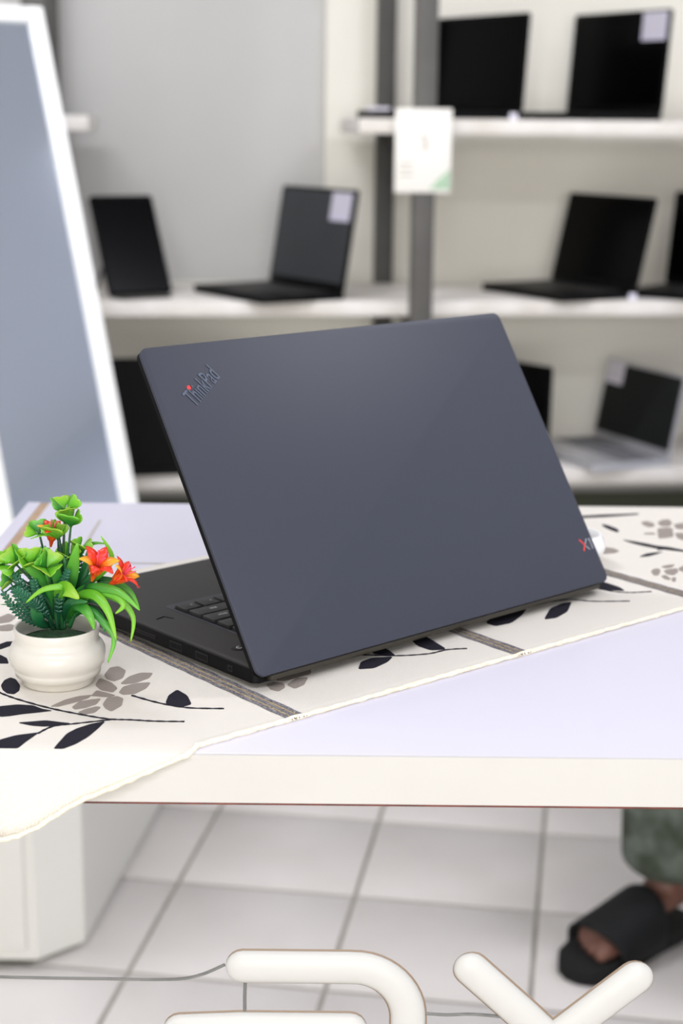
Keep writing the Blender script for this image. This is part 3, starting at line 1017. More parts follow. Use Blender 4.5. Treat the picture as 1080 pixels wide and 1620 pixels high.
# base, local x along the hinge, y towards the front edge of the keyboard deck
BT = 0.0152
bpts = rrect(0.0, LW, 0.0045, LD, 0.006, 5)
MB().prism(bpts, 0.0045, BT - 0.001, 0.0006).build('base', M['black'], lap, 40)
MB().prism(inset(bpts, 0.010), 0.0012, 0.0046).build('underside', M['black'], lap, 40)
deck = MB().prism(inset(bpts, 0.0007), BT - 0.0011, BT, 0.0004).build('palm_rest', M['deck'], lap, 40)
for fx, fy in ((0.03, 0.02), (LW - 0.03, 0.02), (0.03, LD - 0.025), (LW - 0.03, LD - 0.025)):
    MB().box(fx - 0.015, fx + 0.015, fy - 0.004, fy + 0.004, -0.0003, 0.0013, 0.0005).build('foot', M['black'], lap)
# keyboard: x = 0.039 is the user's right side
KX0, KX1 = 0.039, LW - 0.039
MB().prism(rrect(KX0 - 0.002, KX1 + 0.002, 0.034, 0.158, 0.004, 3), BT - 0.0002, BT + 0.0002).build('keyboard_well', M['well'], lap)
MB().prism(rrect(KX0 + 0.0004, KX1 - 0.0004, 0.036, 0.1503, 0.003, 3), BT, BT + 0.0004).build('key_bed', M['black'], lap)
rows = [(0.1495, [17, 17, 17, 17, 18, 20, 92, 20, 18, 17, 19]), (0.1325, [32, 17.5, 17.5, 17.5, 17.5, 17.5, 17.5, 17.5, 17.5, 17.5, 17.5, 37]),
        (0.1160, [27, 17.5, 17.5, 17.5, 17.5, 17.5, 17.5, 17.5, 17.5, 17.5, 17.5, 17.5, 32]), (0.0985, [22, 17.5, 17.5, 17.5, 17.5, 17.5, 17.5, 17.5, 17.5, 17.5, 17.5, 17.5, 17.5, 25]),
        (0.0810, [34, 17.5, 17.5, 17.5, 17.5, 17.5, 17.5, 17.5, 17.5, 17.5, 17.5, 17.5, 17.5, 17.5]), (0.0635, [16] * 17)]
LEG = {(0, 0): '>', (0, 1): 'v', (0, 2): '<', (0, 3): 'PgUp', (1, 0): 'Shift', (2, 0): 'Enter', (3, 0): '\\', (4, 0): 'Bksp', (1, 1): '?', (2, 1): '"'}
for ri, (yt, ws) in enumerate(rows):
    tot = sum(ws)
    x = KX0
    sc = (KX1 - KX0) / tot
    hh = 0.0152 if ri != 5 else 0.012
    for ki, w in enumerate(ws):
        ww = w * sc
        kme = MB().prism(rrect(x + 0.0014, x + ww - 0.0014, yt - hh + 0.0004, yt - 0.0003, 0.0018, 2), BT + 0.0003, BT + 0.0026, 0.0005).mesh('key', M['key'], 40)
        k = link('key', kme, lap)
        if (ri, ki) in LEG:
            tx = LEG[(ri, ki)]
            tm = text_mesh(tx, 0.0036, 0.00005, M['legend'], 'legend')
            l = link('legend', tm, k)
            l.location = (x + ww - 0.003, yt - 0.010, BT + 0.00195)
            l.rotation_euler = (0, 0, PI)
            l.location = (x + ww * 0.5 + 0.004, yt - 0.006, BT + 0.0027)
        x += ww
# touchpad, power button, fingerprint mark, palm rest logo dot
MB().prism(rrect(LW / 2 - 0.05, LW / 2 + 0.05, 0.166, 0.232, 0.003, 3), BT - 0.0001, BT + 0.0002).build('touchpad', M['key'], lap)
pb = MB().lathe([(0.0001, 0.0006), (0.0046, 0.0006), (0.0055, 0.0003), (0.0056, -0.0002)], 20, (0.0195, 0.0455, BT)).build('power_button', M['black'], lap, 40)
MB().tube([(0.0195 + 0.002 * math.cos(a), 0.0455 + 0.002 * math.sin(a), BT + 0.0007) for a in [x * 0.5 for x in range(2, 12)]], 0.00025, 5).build('power_symbol', M['legend'], pb)
MB().tube([(0.0142, 0.1350, BT + 0.0001), (0.0225, 0.1372, BT + 0.0001), (0.0250, 0.1290, BT + 0.0001)], 0.0005, 6).build('fingerprint_mark', M['black'], lap)
MB().lathe([(0.0001, 0.0003), (0.0012, 0.0003), (0.0013, 0)], 12, (0.052, 0.2121, BT)).build('logo_dot', M['red'], lap, None, 'red logo dot')
# ports on the short side that shows
for y0, y1, z_a, z_b in ((0.055, 0.069, 0.0065, 0.0118), (0.085, 0.099, 0.0065, 0.0118), (0.116, 0.142, 0.0080, 0.0105), (0.028, 0.033, 0.007, 0.011)):
    pt = MB().box(-0.0003, 0.0015, y0, y1, z_a, z_b).build('port', M['port'], lap)
    MB().box(-0.0005, 0.001, y0 + 0.0009, y1 - 0.0009, z_a + 0.0008, z_b - 0.0008).build('slot', M['black'], pt)
# lid: a runs along the hinge, u up the lid, n outwards
LM = Matrix(((1, 0, 0, 0), (0, math.sin(LT), -math.cos(LT), 0), (0, math.cos(LT), math.sin(LT), z0), (0, 0, 0, 1)))
lo = rrect(0.0, LW, 0.0, LH, 0.0065, 6)
lid = MB().prism(lo, -0.0024, 0.0, 0.0007, M=LM).build('lid', M['lid'], lap, 40)
MB().prism(inset(lo, 0.0004), -0.0066, -0.0024, M=LM).build('bezel', M['black'], lap, 40)
MB().prism(rrect(0.008, LW - 0.008, 0.020, LH - 0.008, 0.002, 2), -0.0069, -0.0066, M=LM).build('screen', M['screen_black'], lap)
MB().box(0.030, LW - 0.030, 0.002, 0.011, 0.0046, 0.0138, 0.002).build('hinge', M['hinge'], lap, 40)
MB().box(0.010, LW - 0.012, -0.0006, 0.006, 0.0060, 0.0098, 0.001).build('rear_vent', M['hinge'], lap, 30)
# word mark on the lid: tall letters set on a slant with painted deboss shade, dot of the i in red
wm = text_mesh('ThinkPad', 0.0150, 0.00012, M['logo'], 'word_mark')
v0 = min(v.co.x for v in wm.vertices)
v1 = max(v.co.x for v in wm.vertices)
bt = Vector((0.0291, 0.1932)), Vector((0.0586, 0.2134))
dirx = (bt[1] - bt[0])
an = math.atan2(dirx.y, dirx.x)
sx = dirx.length / (v1 - v0)
hmax = max(v.co.y for v in wm.vertices)
WM = LM @ Matrix.Translation((bt[0].x, bt[0].y, 0.0002)) @ Matrix.Rotation(an, 4, 'Z')
sy = 0.0134 / hmax
shadow = wm.copy()  # dark offset copy, painted shade along the letter edges
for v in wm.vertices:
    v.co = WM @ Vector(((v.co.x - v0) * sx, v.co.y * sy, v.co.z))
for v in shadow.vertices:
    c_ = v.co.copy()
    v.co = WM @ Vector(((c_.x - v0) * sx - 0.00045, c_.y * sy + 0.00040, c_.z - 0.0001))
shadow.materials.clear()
shadow.materials.append(M['logo_shade'])
shadow.name = 'word_mark_shade'
link('word_mark_shade', shadow, lid)
link('word_mark', wm, lid, 'raised slanting word mark')
MB().lathe([(0.0001, 0.0006), (0.0014, 0.0006), (0.0017, 0.0002), (0.0017, 0.0)], 16).build('word_mark_dot', M['red'], lid, 40, 'red dot of the word mark').matrix_local = LM @ Matrix.Translation((0.0292, 0.2085, 0.0))


def lid_line(P, w, m, name, label=None):
    Q = [LM @ Vector((a, u, 0.00015)) for a, u in P]
    nn = Vector((0, -math.cos(LT), math.sin(LT)))
    MB().tube(Q, w, 6, flat=(nn, 0.15)).build(name, M[m], lid, 60, label)


lid_line([(0.3464, 0.0380), (0.3503, 0.0330), (0.3468, 0.0283)], 0.0007, 'red', 'badge_stroke', 'red half of the badge letter')
lid_line([(0.3548, 0.0376), (0.3514, 0.0334)], 0.00034, 'silverline', 'badge_stroke')
lid_line([(0.3510, 0.0319), (0.3542, 0.0283)], 0.00034, 'silverline', 'badge_stroke')
lid_line([(0.3561, 0.0358), (0.3580, 0.0376), (0.3580, 0.0283)], 0.00034, 'silverline', 'badge_stroke')

# ------------------------------------------------------------------ potted artificial plant
PX, PY = -0.1888, 1.022
plant = empty('potted_plant', 'small artificial plant with orange lilies in a cream ribbed pot', 'plant', (PX, PY, CT), 0)
prof = [(0.0001, 0.0), (0.0225, 0.0), (0.0240, 0.0015), (0.0248, 0.0045), (0.0256, 0.0058), (0.0284, 0.0074), (0.0289, 0.0110),
        (0.0288, 0.0124), (0.0311, 0.0146), (0.0319, 0.0200), (0.0317, 0.0238), (0.0304, 0.0268), (0.0289, 0.0285), (0.0276, 0.0296), (0.0275, 0.0330),
        (0.0284, 0.0385), (0.0281, 0.0392), (0.0268, 0.0392), (0.0265, 0.0385), (0.0260, 0.0330), (0.0258, 0.0250), (0.0001, 0.0250)]
MB().lathe(prof, 48).build('pot', M['pot'], plant, 180)
mb = MB().lathe([(0.0001, 0.0315), (0.012, 0.0312), (0.021, 0.0300), (0.0259, 0.0285), (0.0259, 0.0270)], 28)
mb.v = [(x, y, z + 0.0006 * math.sin(x * 900) * math.cos(y * 800)) for x, y, z in mb.v]
mb.build('moss', M['moss'], plant, 180)
PXM, PZM = 0.000418, 0.000446


def pp(u, v, dy=0.0):
    """plant point: offsets right and up from the pot centre, dy = towards the back"""
    return Vector(((u - 90) * PXM, dy, (1078 - v) * PZM - dy * 0.24))


def blade(P, width, m, name='leaf', cup=0.25, tip=0.9, side=None, power=0.8):
    """arching strap leaf through the points; a folded ribbon with a mid rib"""
    S = smooth_path(P, 5)
    n = len(S)
    vs, fs, ts = [], [], []
    for i, p in enumerate(S):
        t = i / (n - 1)
        d = (S[min(i + 1, n - 1)] - S[max(i - 1, 0)]).normalized()
        w = width * 0.5 * (0.25 + 0.75 * math.sin(min(t / 0.55, 1.0) * PI / 2)) * (1 - max(0, (t - 0.55) / 0.45) ** 1.6 * tip)
        sd = side or Vector((0.25, -0.2, 1.0))
        a = d.cross(Vector((0.15, -1.0, 0.35))).normalized()
        nrm = a.cross(d).normalized()
        for s in (-1, 0, 1):
            vs.append(p + a * w * s - nrm * (w * cup * (1 - abs(s))))
            ts.append(min(1.0, t ** power))
    for i in range(n - 1):
        for s in range(2):
            k = i * 3 + s
            fs.append((k, k + 3, k + 4, k + 1))
    mb = MB()
    mb.add(vs, fs, ts)
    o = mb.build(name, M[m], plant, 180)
    sm = o.modifiers.new('thickness', 'SOLIDIFY')
    sm.thickness = 0.0004
    return o


def stalk(P, r=0.0009, m='stem', name='stem'):
    S = smooth_path(P, 6)
    MB().tube(S, [r * (1.15 - 0.5 * i / len(S)) for i in range(len(S))], 6).build(name, M[m], plant, 180)


# strap leaves: points are (right px, down px, depth)
BL = [
    ([(104, 985, 0), (122, 945, -.006), (150, 930, -.012), (194, 934, -.016), (229, 962, -.02)], 15, 'leaf_mid'),
    ([(104, 985, 0), (128, 945, -.010), (158, 940, -.016), (180, 965, -.02), (192, 1008, -.022)], 15, 'leaf_lime'),
    ([(108, 985, 0), (140, 960, -.012), (168, 978, -.018), (188, 1005, -.02), (178, 1043, -.022)], 11, 'leaf_mid'),
    ([(108, 985, 0), (150, 945, -.004), (190, 948, -.004), (214, 975, -.006), (210, 1013, -.008)], 10, 'leaf_lime'),
    ([(104, 985, 0), (118, 960, -.012), (138, 958, -.018), (152, 972, -.022), (158, 992, -.022)], 16, 'leaf_mid'),
    ([(106, 985, 0), (140, 962, -.006), (163, 972, -.010), (170, 998, -.012)], 12, 'leaf_dark'),
    ([(104, 980, 0), (130, 935, .006), (165, 905, .006), (179, 882, .004), (163, 851, .002)], 11, 'leaf_lime'),
    ([(100, 980, 0), (118, 905, .010), (132, 872, .010), (150, 863, .010), (170, 864, .010)], 7, 'leaf_mid'),
    ([(100, 985, 0), (110, 940, -.004), (122, 900, -.008), (131, 862, -.010)], 22, 'leaf_mid'),
    ([(102, 985, 0), (120, 940, .002), (136, 905, .004), (142, 872, .004)], 16, 'leaf_dark'),
    ([(96, 985, 0), (92, 940, -.006), (84, 905, -.010), (74, 872, -.012)], 14, 'leaf_mid'),
    ([(94, 985, 0), (84, 935, -.008), (62, 905, -.014), (42, 890, -.016)], 15, 'leaf_mid'),
    ([(96, 985, 0), (100, 935, -.010), (94, 890, -.014), (82, 868, -.014)], 15, 'leaf_mid'),
    ([(98, 985, 0), (106, 940, -.004), (112, 905, -.004), (104, 880, -.002)], 13, 'leaf_dark'),
    ([(100, 975, 0), (104, 945, -.014), (112, 928, -.020), (80, 932, -.022), (53, 952, -.022)], 10, 'leaf_lime'),
    ([(98, 975, 0), (102, 940, -.014), (112, 930, -.022), (124, 934, -.026), (138, 944, -.028)], 24, 'clover'),
    ([(80, 992, 0), (70, 985, -.010), (64, 968, -.014), (60, 945, -.016)], 18, 'leaf_dark'),
    ([(84, 990, 0), (56, 982, .004), (30, 962, .006), (-2, 959, .006)], 5, 'leaf_dark'),
    ([(86, 988, 0), (66, 950, .008), (30, 928, .010), (-2, 946, .010)], 5, 'leaf_dark'),
    ([(90, 985, 0), (70, 930, .004), (40, 905, .004), (6, 932, .002)], 11, 'leaf_mid'),
    ([(106, 985, 0), (146, 935, .004), (180, 925, .008), (206, 938, .008), (220, 965, .008)], 12, 'leaf_mid'),
    ([(106, 985, 0), (150, 940, -.012), (188, 940, -.016), (203, 955, -.018), (190, 968, -.018)], 11, 'leaf_lime'),
    ([(108, 985, 0), (130, 925, .010), (160, 918, .010), (200, 922, .010)], 10, 'leaf_dark'),
    ([(92, 985, 0), (80, 950, .012), (100, 900, .016), (128, 880, .016)], 12, 'leaf_dark'),
    ([(98, 985, 0), (118, 965, .004), (140, 950, .010), (165, 955, .012)], 13, 'leaf_dark'),
    ([(90, 985, 0), (76, 955, -.004), (60, 938, -.006), (46, 932, -.006)], 10, 'leaf_dark'),
    ([(100, 985, 0), (126, 950, -.002), (152, 948, -.004), (172, 962, -.004)], 14, 'leaf_dark'),
    ([(100, 985, 0), (112, 960, -.014), (124, 950, -.018), (148, 950, -.02)], 12, 'leaf_dark'),
]
rb = random.Random(21)
for k in range(16):                             # inner thicket of darker straps
    tu = rb.uniform(52, 160)
    tv = rb.uniform(872, 935)
    dp = rb.uniform(-.012, .014)
    BL.append(([(98 + (tu - 98) * 0.08, 988, 0), (98 + (tu - 98) * 0.35, 955, dp * 0.4), (98 + (tu - 98) * 0.75, tv + 18, dp * 0.8), (tu, tv, dp)],
               rb.uniform(8, 14), rb.choice(('leaf_dark', 'leaf_dark', 'leaf_mid'))))
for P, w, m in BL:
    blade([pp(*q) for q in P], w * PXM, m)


def clover(c, r, axis, spin, n=4, spread=0.9):
    """whorl of notched, spoon shaped leaflets on a stem tip, opening along axis"""
    c = Vector(c)
    ax = Vector(axis).normalized()
    a_ = Vector((1, 0, 0)) if abs(ax.x) < 0.8 else Vector((0, 1, 0))
    e1 = (a_ - ax * a_.dot(ax)).normalized()
    e2 = ax.cross(e1)
    for k in range(n):
        a = spin + 2 * PI * k / n + random.uniform(-0.25, 0.25)
        rad_ = e1 * math.cos(a) + e2 * math.sin(a)
        sp_ = spread * random.uniform(0.75, 1.25)
        outd = (ax * math.cos(sp_) + rad_ * math.sin(sp_)).normalized()
        sd = ax.cross(rad_).normalized()
        nn = sd.cross(outd).normalized()            # upper face of the leaflet
        L = r * random.uniform(0.85, 1.12)
        vs, fs, ts = [], [], []
        N = 9
        for i in range(N + 1):
            t = i / N
            w = L * (0.07 + 0.47 * math.sin(PI * min(max(t - 0.12, 0) * 0.78, 1.0)) ** 1.3)
            if t > 0.92:
                w *= 0.80
            for s in (-1, -0.5, 0, 0.5, 1):
                back = -0.17 * L * (1 - abs(s)) * max(0, (t - 0.75) / 0.25) + (-0.10 * L * (abs(s) == 1) * max(0, (t - 0.85) / 0.15))
                rise = -0.07 * L * (1 - abs(s) ** 1.5) * math.sin(PI * min(t + 0.1, 1)) - 0.12 * L * t * t
                vs.append(c + outd * (L * t + back) + sd * (w * s) + nn * rise)
                ts.append(min(1, 0.1 + 0.9 * t * random.uniform(0.92, 1.08)))
        for i in range(N):
            for s in range(4):
                q = i * 5 + s
                fs.append((q, q + 5, q + 6, q + 1))
        mb = MB()
        mb.add(vs, fs, ts)
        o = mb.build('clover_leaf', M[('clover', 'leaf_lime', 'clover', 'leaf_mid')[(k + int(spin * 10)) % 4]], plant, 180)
        sm = o.modifiers.new('thickness', 'SOLIDIFY')
        sm.thickness = 0.0004


CL = [  # stem tip px, depth, leaflet length px, axis, spin, leaflets, spread
    (108, 812, .002, 27, (0.1, -0.35, 0.9), 0.5, 4, 1.05), (119, 838, -.004, 33, (0.1, -0.3, 1.0), 0.15, 3, 0.75), (97, 858, .000, 33, (-0.05, -0.3, 1.0), 1.2, 4, 0.7),
    (66, 850, .004, 25, (-0.1, -0.45, 0.9), 0.2, 4, 1.2),
    (58, 898, -.012, 36, (0.1, -0.5, 0.9), 0.3, 4, 0.75), (34, 896, -.008, 32, (-0.25, -0.6, 0.8), 0.7, 4, 1.0), (10, 898, -.004, 27, (-0.5, -0.4, 0.8), 0.0, 4, 1.1),
    (84, 900, -.016, 32, (0.25, -0.7, 0.7), 1.0, 4, 0.9), (128, 872, .006, 24, (0.3, -0.3, 0.9), 0.4, 3, 0.8), (24, 922, -.002, 22, (-0.6, -0.4, 0.2), 0.3, 3, 0.9),
    (112, 884, .004, 24, (0.0, -0.5, 0.8), 0.8, 4, 0.9),
]
for u, v, dy, r, axs, sp, n, spr in CL:
    clover(pp(u, v, dy), r * PXM, axs, sp, n, spr)
    stalk([pp(96, 990, 0), pp(96 + (u - 96) * 0.25, 945, dy * 0.4), pp(96 + (u - 96) * 0.75, v + (945 - v) * 0.35, dy * 0.8), pp(u, v, dy)], 0.0010)


def frond(P, wd, n=13):
    """fern frond: mid rib with rows of small leaflets"""
    S = smooth_path(P, 6)
    rib = MB().tube(S, [0.0006] * len(S), 5)
    for i in range(n):
        t = 0.25 + 0.75 * i / n
        k = min(int(t * (len(S) - 1)), len(S) - 2)
        p = S[k]
        d = (S[k + 1] - S[k]).normalized()
        a = d.cross(Vector((0.1, -1.0, 0.2))).normalized()
        L = wd * (1 - abs(t - 0.55) * 0.9)
        for s in (-1, 1):
            q = p + a * s * L + d * L * 0.5
            w = d * 0.0008
            rib.add([p - w, p + w, (p + q) / 2 + w * 1.7, q, (p + q) / 2 - w * 1.7], [(0, 1, 2, 3, 4)], [t] * 5)
    o = rib.build('fern_frond', M['fern'], plant, 180)
    sm = o.modifiers.new('thickness', 'SOLIDIFY')
    sm.thickness = 0.0005


for P, w in [([(86, 990, 0), (66, 965, -.006), (46, 935, -.010), (30, 905, -.012)], 0.0048), ([(86, 990, 0), (70, 955, .002), (56, 925, .004), (50, 895, .004)], 0.0048),
             ([(92, 990, 0), (98, 950, .006), (106, 910, .008), (110, 872, .008)], 0.0050), ([(84, 990, 0), (60, 975, -.002), (38, 955, -.004), (22, 925, -.004)], 0.0046),
             ([(98, 990, 0), (112, 950, .010), (122, 905, .012), (126, 872, .012)], 0.0045), ([(84, 990, 0), (74, 965, -.010), (66, 940, -.012), (62, 915, -.014)], 0.0044),
             ([(90, 990, 0), (84, 940, .006), (80, 900, .008), (72, 868, .008)], 0.0045), ([(86, 990, -.004), (72, 960, -.014), (54, 945, -.018), (34, 930, -.02)], 0.0050),
             ([(96, 990, -.004), (100, 955, -.012), (108, 925, -.014), (118, 900, -.014)], 0.0042), ([(84, 992, 0), (52, 985, .002), (22, 965, .004), (2, 935, .004)], 0.0040)]:
    frond([pp(*q) for q in P], w)
for P in [[(92, 995, 0), (90, 960, -.004), (92, 930, -.006)], [(98, 995, 0), (100, 960, -.006), (104, 935, -.008)], [(110, 992, 0), (122, 970, -.004), (134, 950, -.006)],
          [(84, 995, 0), (80, 970, -.006), (72, 945, -.008)], [(102, 995, 0), (98, 940, 0), (100, 880, 0), (96, 846, 0)]]:
    stalk([pp(*q) for q in P], 0.0016)


def lily(c, axis, size, spin, n=6, label='orange lily flower'):
    c = Vector(c)
    ax = Vector(axis).normalized()
    a = Vector((0, 0, 1)) if abs(ax.z) < 0.8 else Vector((1, 0, 0))
    e1 = (a - ax * a.dot(ax)).normalized()
    e2 = ax.cross(e1)
    # throat of the flower carries the petals and stamens
    S = [c - ax * size * 0.25, c, c + ax * size * 0.25, c + ax * size * 0.45]
    fl = MB().tube(S, [size * 0.05, size * 0.10, size * 0.16, size * 0.24], 12, cap=False).build('flower', M['petal'], plant, 180, label)
    for k in range(n):
        an = spin + 2 * PI * k / n
        rd = e1 * math.cos(an) + e2 * math.sin(an)
        sd = ax.cross(rd)
        vs, fs, ts = [], [], []
        N = 9
        for i in range(N + 1):
            t = i / N
            along = size * (0.18 + 0.82 * math.sin(t * 1.75) / math.sin(1.571))
            outw = size * (0.12 + 0.62 * t ** 2.0)
            w = size * 0.25 * math.sin(PI * (0.16 + 0.82 * t)) ** 0.9
            p = c + ax * along * 0.85 + rd * outw
            for s in (-1, 0, 1):
                vs.append(p + sd * w * s - rd * (0.05 * size * (1 - abs(s))) * (1 if t < 0.8 else 0.3))
                ts.append(t)
        for i in range(N):
            for s in range(2):
                q = i * 3 + s
                fs.append((q, q + 3, q + 4, q + 1))
        mb = MB()
        mb.add(vs, fs, ts)
        o = mb.build('petal', M['petal'] if k % 3 else M['petal_y'], fl, 180)
        sm = o.modifiers.new('thickness', 'SOLIDIFY')
        sm.thickness = 0.0004
    for k in range(4):
        an = spin + 0.4 + k * 1.6
        rd = e1 * math.cos(an) + e2 * math.sin(an)
        MB().tube([c + ax * size * 0.3, c + ax * size * 0.8 + rd * size * 0.08, c + ax * size * 1.12 + rd * size * 0.20], [0.0004, 0.0003, 0.0005], 5).build('stamen', M['stamen'], fl, 180)


lily(pp(157, 911, -.016), (0.35, -0.45, 0.85), 0.0185, 0.3)
lily(pp(184, 922, -.010), (0.75, -0.15, 0.62), 0.0165, 0.9)
lily(pp(84, 862, .004), (0.15, -0.2, 0.9), 0.0140, 0.2)
stalk([pp(104, 985, 0), pp(128, 945, -.008), pp(157, 911, -.016)], 0.0010)
stalk([pp(106, 985, 0), pp(146, 945, -.006), pp(184, 922, -.010)], 0.0010)

# ------------------------------------------------------------------ white cup behind the lid
cup = empty('white_bowl', 'small white rounded bowl mostly hidden behind the laptop lid', 'bowl', (0.1965, 1.340, CT))
MB().lathe([(0.0001, 0), (0.020, 0), (0.024, 0.003), (0.0290, 0.009), (0.0308, 0.014), (0.0296, 0.020), (0.0262, 0.0255), (0.0250, 0.0255),
            (0.0275, 0.020), (0.0286, 0.014), (0.026, 0.007), (0.0001, 0.005)], 40).build('body', M['whitecup'], cup, 180)
MB().lathe([(0.017, -0.0002), (0.0195, -0.0002), (0.0198, 0.002), (0.017, 0.002)], 32).build('foot_ring', M['whitecup'], cup, 60)

# ------------------------------------------------------------------ person seated just outside the frame at right
per = empty('person', 'person in mottled olive trousers and black slide sandal, cut off at right', 'person', (0.92, 2.48, 0))
po = Vector((0.92, 2.48, 0))
F = Vector((-0.7631, -0.6463, 0))
Lt = Vector((0.6463, -0.7631, 0))


def W(x, y, z):
    return Vector((x, y, z)) - po


def foot_pts(mb, toe, z=0.027):
    """bare foot on a sandal sole: toe = middle of the toe line, pointing along F"""
    toe = Vector((toe[0], toe[1], 0)) - po
    B = -F
    g = lambda a, s, zz: toe + B * a + Lt * s + Vector((0, 0, zz + z))
    mb.tube([g(0.050, 0, .016), g(0.080, 0, .022), (g(0.12, 0, .030)), g(0.16, 0, .040), g(0.20, 0, .042), g(0.235, 0, .034)],
            [0.036, 0.040, 0.037, 0.035, 0.034, 0.026], 16, flat=(Vector((0, 0, 1)), 0.62))
    mb.tube([g(0.075, 0.02, .012), g(0.04, 0.022, .012), g(0.03, 0.022, .012)], [0.02, 0.019, 0.014], 10, flat=(Vector((0, 0, 1)), 0.8))
    mb.tube([g(0.085, -0.02, .012), g(0.055, -0.022, .012), g(0.045, -0.022, .012)], [0.02, 0.018, 0.013], 10, flat=(Vector((0, 0, 1)), 0.8))
    for s, a, r in ((0.029, 0.014, .0115), (0.010, 0.018, .0088), (-0.007, 0.025, .0082), (-0.022, 0.035, .0078), (-0.035, 0.047, .0078)):
        mb.tube([g(a + 0.045, s * 0.85, .012), g(a + 0.022, s, .014), g(a + 0.008, s, .010), g(a, s, .008)], [r, r, r * 0.98, r * 0.6], 10)
    return g


body = MB()
gR = foot_pts(body, (0.352, 2.158))
gL = foot_pts(body, (0.575, 2.06))
aR, aL = gR(0.205, 0, 0.062), gL(0.205, 0, 0.062)
kR, kL = W(0.535, 2.318, 0.50), W(0.735, 2.165, 0.50)
hR, hL = W(0.860, 2.560, 0.545), W(0.985, 2.412, 0.545)
for a, k, h in ((aR, kR, hR), (aL, kL, hL)):
    body.tube([a - Vector((0, 0, .03)), a + Vector((0, 0, .01)), a * 0.8 + k * 0.2, a * 0.45 + k * 0.55, k, k * 0.5 + h * 0.5, h],
              [0.034, 0.031, 0.036, 0.053, 0.054, 0.070, 0.085], 14)
pel, chest, neck = W(0.925, 2.487, 0.56), W(0.93, 2.49, 0.92), W(0.925, 2.486, 1.075)
body.tube([pel - Vector((0, 0, 0.07)), pel, pel * 0.5 + chest * 0.5, chest, neck - Vector((0, 0, 0.03)), neck], [0.10, 0.15, 0.135, 0.15, 0.10, 0.055], 18)
head = W(0.905, 2.469, 1.225)
body.tube([neck - Vector((0, 0, .02)), neck + Vector((0, 0, .05)), head], [0.056, 0.052, 0.05], 12)
HR = Matrix(((-Lt.x, -F.x, 0, 0), (-Lt.y, -F.y, 0, 0), (0, 0, 1, 0), (0, 0, 0, 1)))
body.ell(head + Vector((0, 0, 0.01)), (0.075, 0.093, 0.108), HR)
body.ell(head + F * 0.055 + Vector((0, 0, -0.055)), (0.045, 0.042, 0.052), HR)
body.tube([head + F * 0.085 + Vector((0, 0, 0.015)), head + F * 0.108 + Vector((0, 0, -0.02)), head + F * 0.09 + Vector((0, 0, -0.03))], [0.009, 0.014, 0.012], 8)
for s in (-1, 1):
    body.ell(head + Lt * 0.076 * s, (0.010, 0.02, 0.032), HR)
    sh = chest + Lt * 0.185 * s + Vector((0, 0, 0.10))
    el = sh + Lt * 0.045 * s - F * 0.05 + Vector((0, 0, -0.27))
    knee, hip = (kL, hL) if s > 0 else (kR, hR)
    hand = knee * 0.45 + hip * 0.55 + Vector((0, 0, 0.088))
    body.tube([chest + Lt * 0.10 * s + Vector((0, 0, 0.10)), sh, sh * 0.5 + el * 0.5, el, el * 0.5 + hand * 0.5, hand], [0.06, 0.058, 0.046, 0.040, 0.036, 0.026], 12)
    body.tube([hand, hand + F * 0.045, hand + F * 0.085], [0.030, 0.038, 0.036], 12, flat=(Vector((0, 0, 1)), 0.45))
    for q, ln in ((-0.027, 0.058), (-0.009, 0.072), (0.009, 0.068), (0.026, 0.052)):
        b0_ = hand + F * 0.08 + Lt * q
        body.tube([b0_, b0_ + F * ln * 0.55 + Vector((0, 0, .004)), b0_ + F * ln + Vector((0, 0, -.012))], [0.0092, 0.0088, 0.007], 8)
    b0_ = hand + F * 0.03 - Lt * s * 0.03
    body.tube([b0_, b0_ + F * 0.03 - Lt * s * 0.022, b0_ + F * 0.058 - Lt * s * 0.026 + Vector((0, 0, -.006))], [0.012, 0.010, 0.0075], 8)
fuse(body, 'body', M['skin'], 0.0045, per, 4, 'brown skin')
tr = MB()
for a, k, h in ((aR, kR, hR), (aL, kL, hL)):
    a2 = a + Vector((0, 0, 0.022)) - F * 0.012
    tr.tube([a2 - Vector((0, 0, 0.003)), a2 + Vector((0, 0, 0.012)), a2 * 0.75 + k * 0.25 + F * 0.004, a2 * 0.4 + k * 0.6, k + F * 0.012, k * 0.5 + h * 0.5, h],
            [0.064, 0.079, 0.083, 0.082, 0.078, 0.090, 0.105], 18)
tr.tube([pel - Vector((0, 0, 0.085)), pel, pel + Vector((0, 0, 0.12))], [0.12, 0.165, 0.150], 20)
fuse(tr, 'trousers', M['camo'], 0.007, per, 4, 'mottled olive green trousers')
shm = MB()
shm.tube([pel + Vector((0, 0, 0.05)), pel * 0.5 + chest * 0.5, chest, chest + Vector((0, 0, 0.10)), neck - Vector((0, 0, 0.02))], [0.165, 0.155, 0.17, 0.15, 0.07], 20)
for s in (-1, 1):
    sh = chest + Lt * 0.185 * s + Vector((0, 0, 0.10))
    el = sh + Lt * 0.045 * s - F * 0.05 + Vector((0, 0, -0.27))
    shm.tube([chest + Lt * 0.08 * s + Vector((0, 0, 0.10)), sh, sh * 0.35 + el * 0.65], [0.08, 0.075, 0.066], 14)
fuse(shm, 'shirt', M['shirt'], 0.008, per, 4)
hm = MB()
hm.ell(head - F * 0.012 + Vector((0, 0, 0.035)), (0.079, 0.090, 0.092), HR)
hm.v = [v if (Vector(v) - head).dot(F) < 0.055 or v[2] > head.z + 0.06 else tuple(Vector(v) - F * 0.03) for v in hm.v]
hm.build('hair', M['hair'], per, 180)
for s in (-1, 1):
    MB().ell(head + F * 0.083 + Lt * 0.031 * s + Vector((0, 0, 0.012)), (0.013, 0.009, 0.007), HR, 10, 8).build('eye', M['eye'], per, 180)
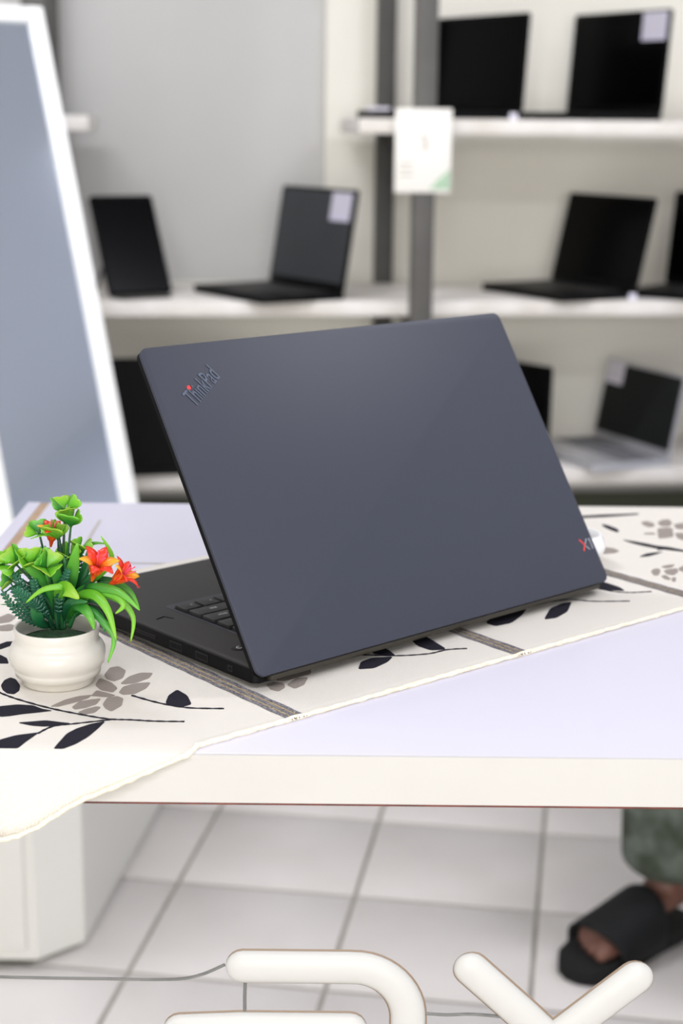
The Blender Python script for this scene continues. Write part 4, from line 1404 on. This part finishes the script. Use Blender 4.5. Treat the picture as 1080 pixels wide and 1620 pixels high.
MB().ell(head + F * 0.094 + Vector((0, 0, -0.055)), (0.024, 0.008, 0.008), HR, 12, 8).build('mouth', M['lips'], per, 180)

# slide sandals
for g in (gR, gL):
    out = []
    for a, s in ((-0.020, 0.0), (-0.017, 0.022), (-0.004, 0.041), (0.03, 0.050), (0.08, 0.049), (0.14, 0.042), (0.20, 0.040), (0.235, 0.034), (0.252, 0.016), (0.255, 0.0),
                 (0.252, -0.016), (0.235, -0.034), (0.20, -0.040), (0.14, -0.043), (0.08, -0.050), (0.04, -0.050), (0.008, -0.040), (-0.012, -0.022)):
        q = g(a, s, 0)
        out.append((q.x, q.y))
    ar = sum(out[i][0] * out[(i + 1) % len(out)][1] - out[(i + 1) % len(out)][0] * out[i][1] for i in range(len(out)))
    if ar < 0:
        out = out[::-1]
    sole = MB().prism(out, 0.001, 0.0265, 0.005).build('sandal_sole', M['sandal_sole'], per, 50, 'black sandal sole')
    vs, fs = [], []
    NA, NS = 12, 16
    for i in range(NA + 1):
        t = i / NA
        a = 0.048 + 0.098 * t
        rise = 0.030 + 0.030 * t
        for k in range(NS + 1):
            th = PI * k / NS
            s = math.cos(th) * (0.053 - 0.003 * t)
            vs.append(g(a - 0.012 * math.sin(th) * (1 - t) + 0.014 * math.sin(th) * t, s, -0.010 + (rise + 0.014) * math.sin(th) ** 0.62))
    for i in range(NA):
        for k in range(NS):
            q = i * (NS + 1) + k
            fs.append((q, q + NS + 1, q + NS + 2, q + 1))
    mb = MB()
    mb.add(vs, fs)
    st = mb.build('sandal_strap', M['sandal'], per, 180, 'wide black sandal strap')
    sm = st.modifiers.new('thickness', 'SOLIDIFY')
    sm.thickness = 0.0045
    sm.offset = 1.0
# low stool under the person
st = empty('stool', 'dark stool under the seated person at right', 'stool', (0.95, 2.52, 0), 0.5)
MB().prism(rrect(-0.16, 0.16, -0.16, 0.16, 0.04, 5), 0.405, 0.43, 0.006).build('seat', M['post'], st, 40)
for sx_ in (-1, 1):
    for sy_ in (-1, 1):
        MB().tube([(sx_ * 0.12, sy_ * 0.12, 0.405), (sx_ * 0.15, sy_ * 0.15, 0.0)], 0.012, 10).build('leg', M['post'], st, 40)
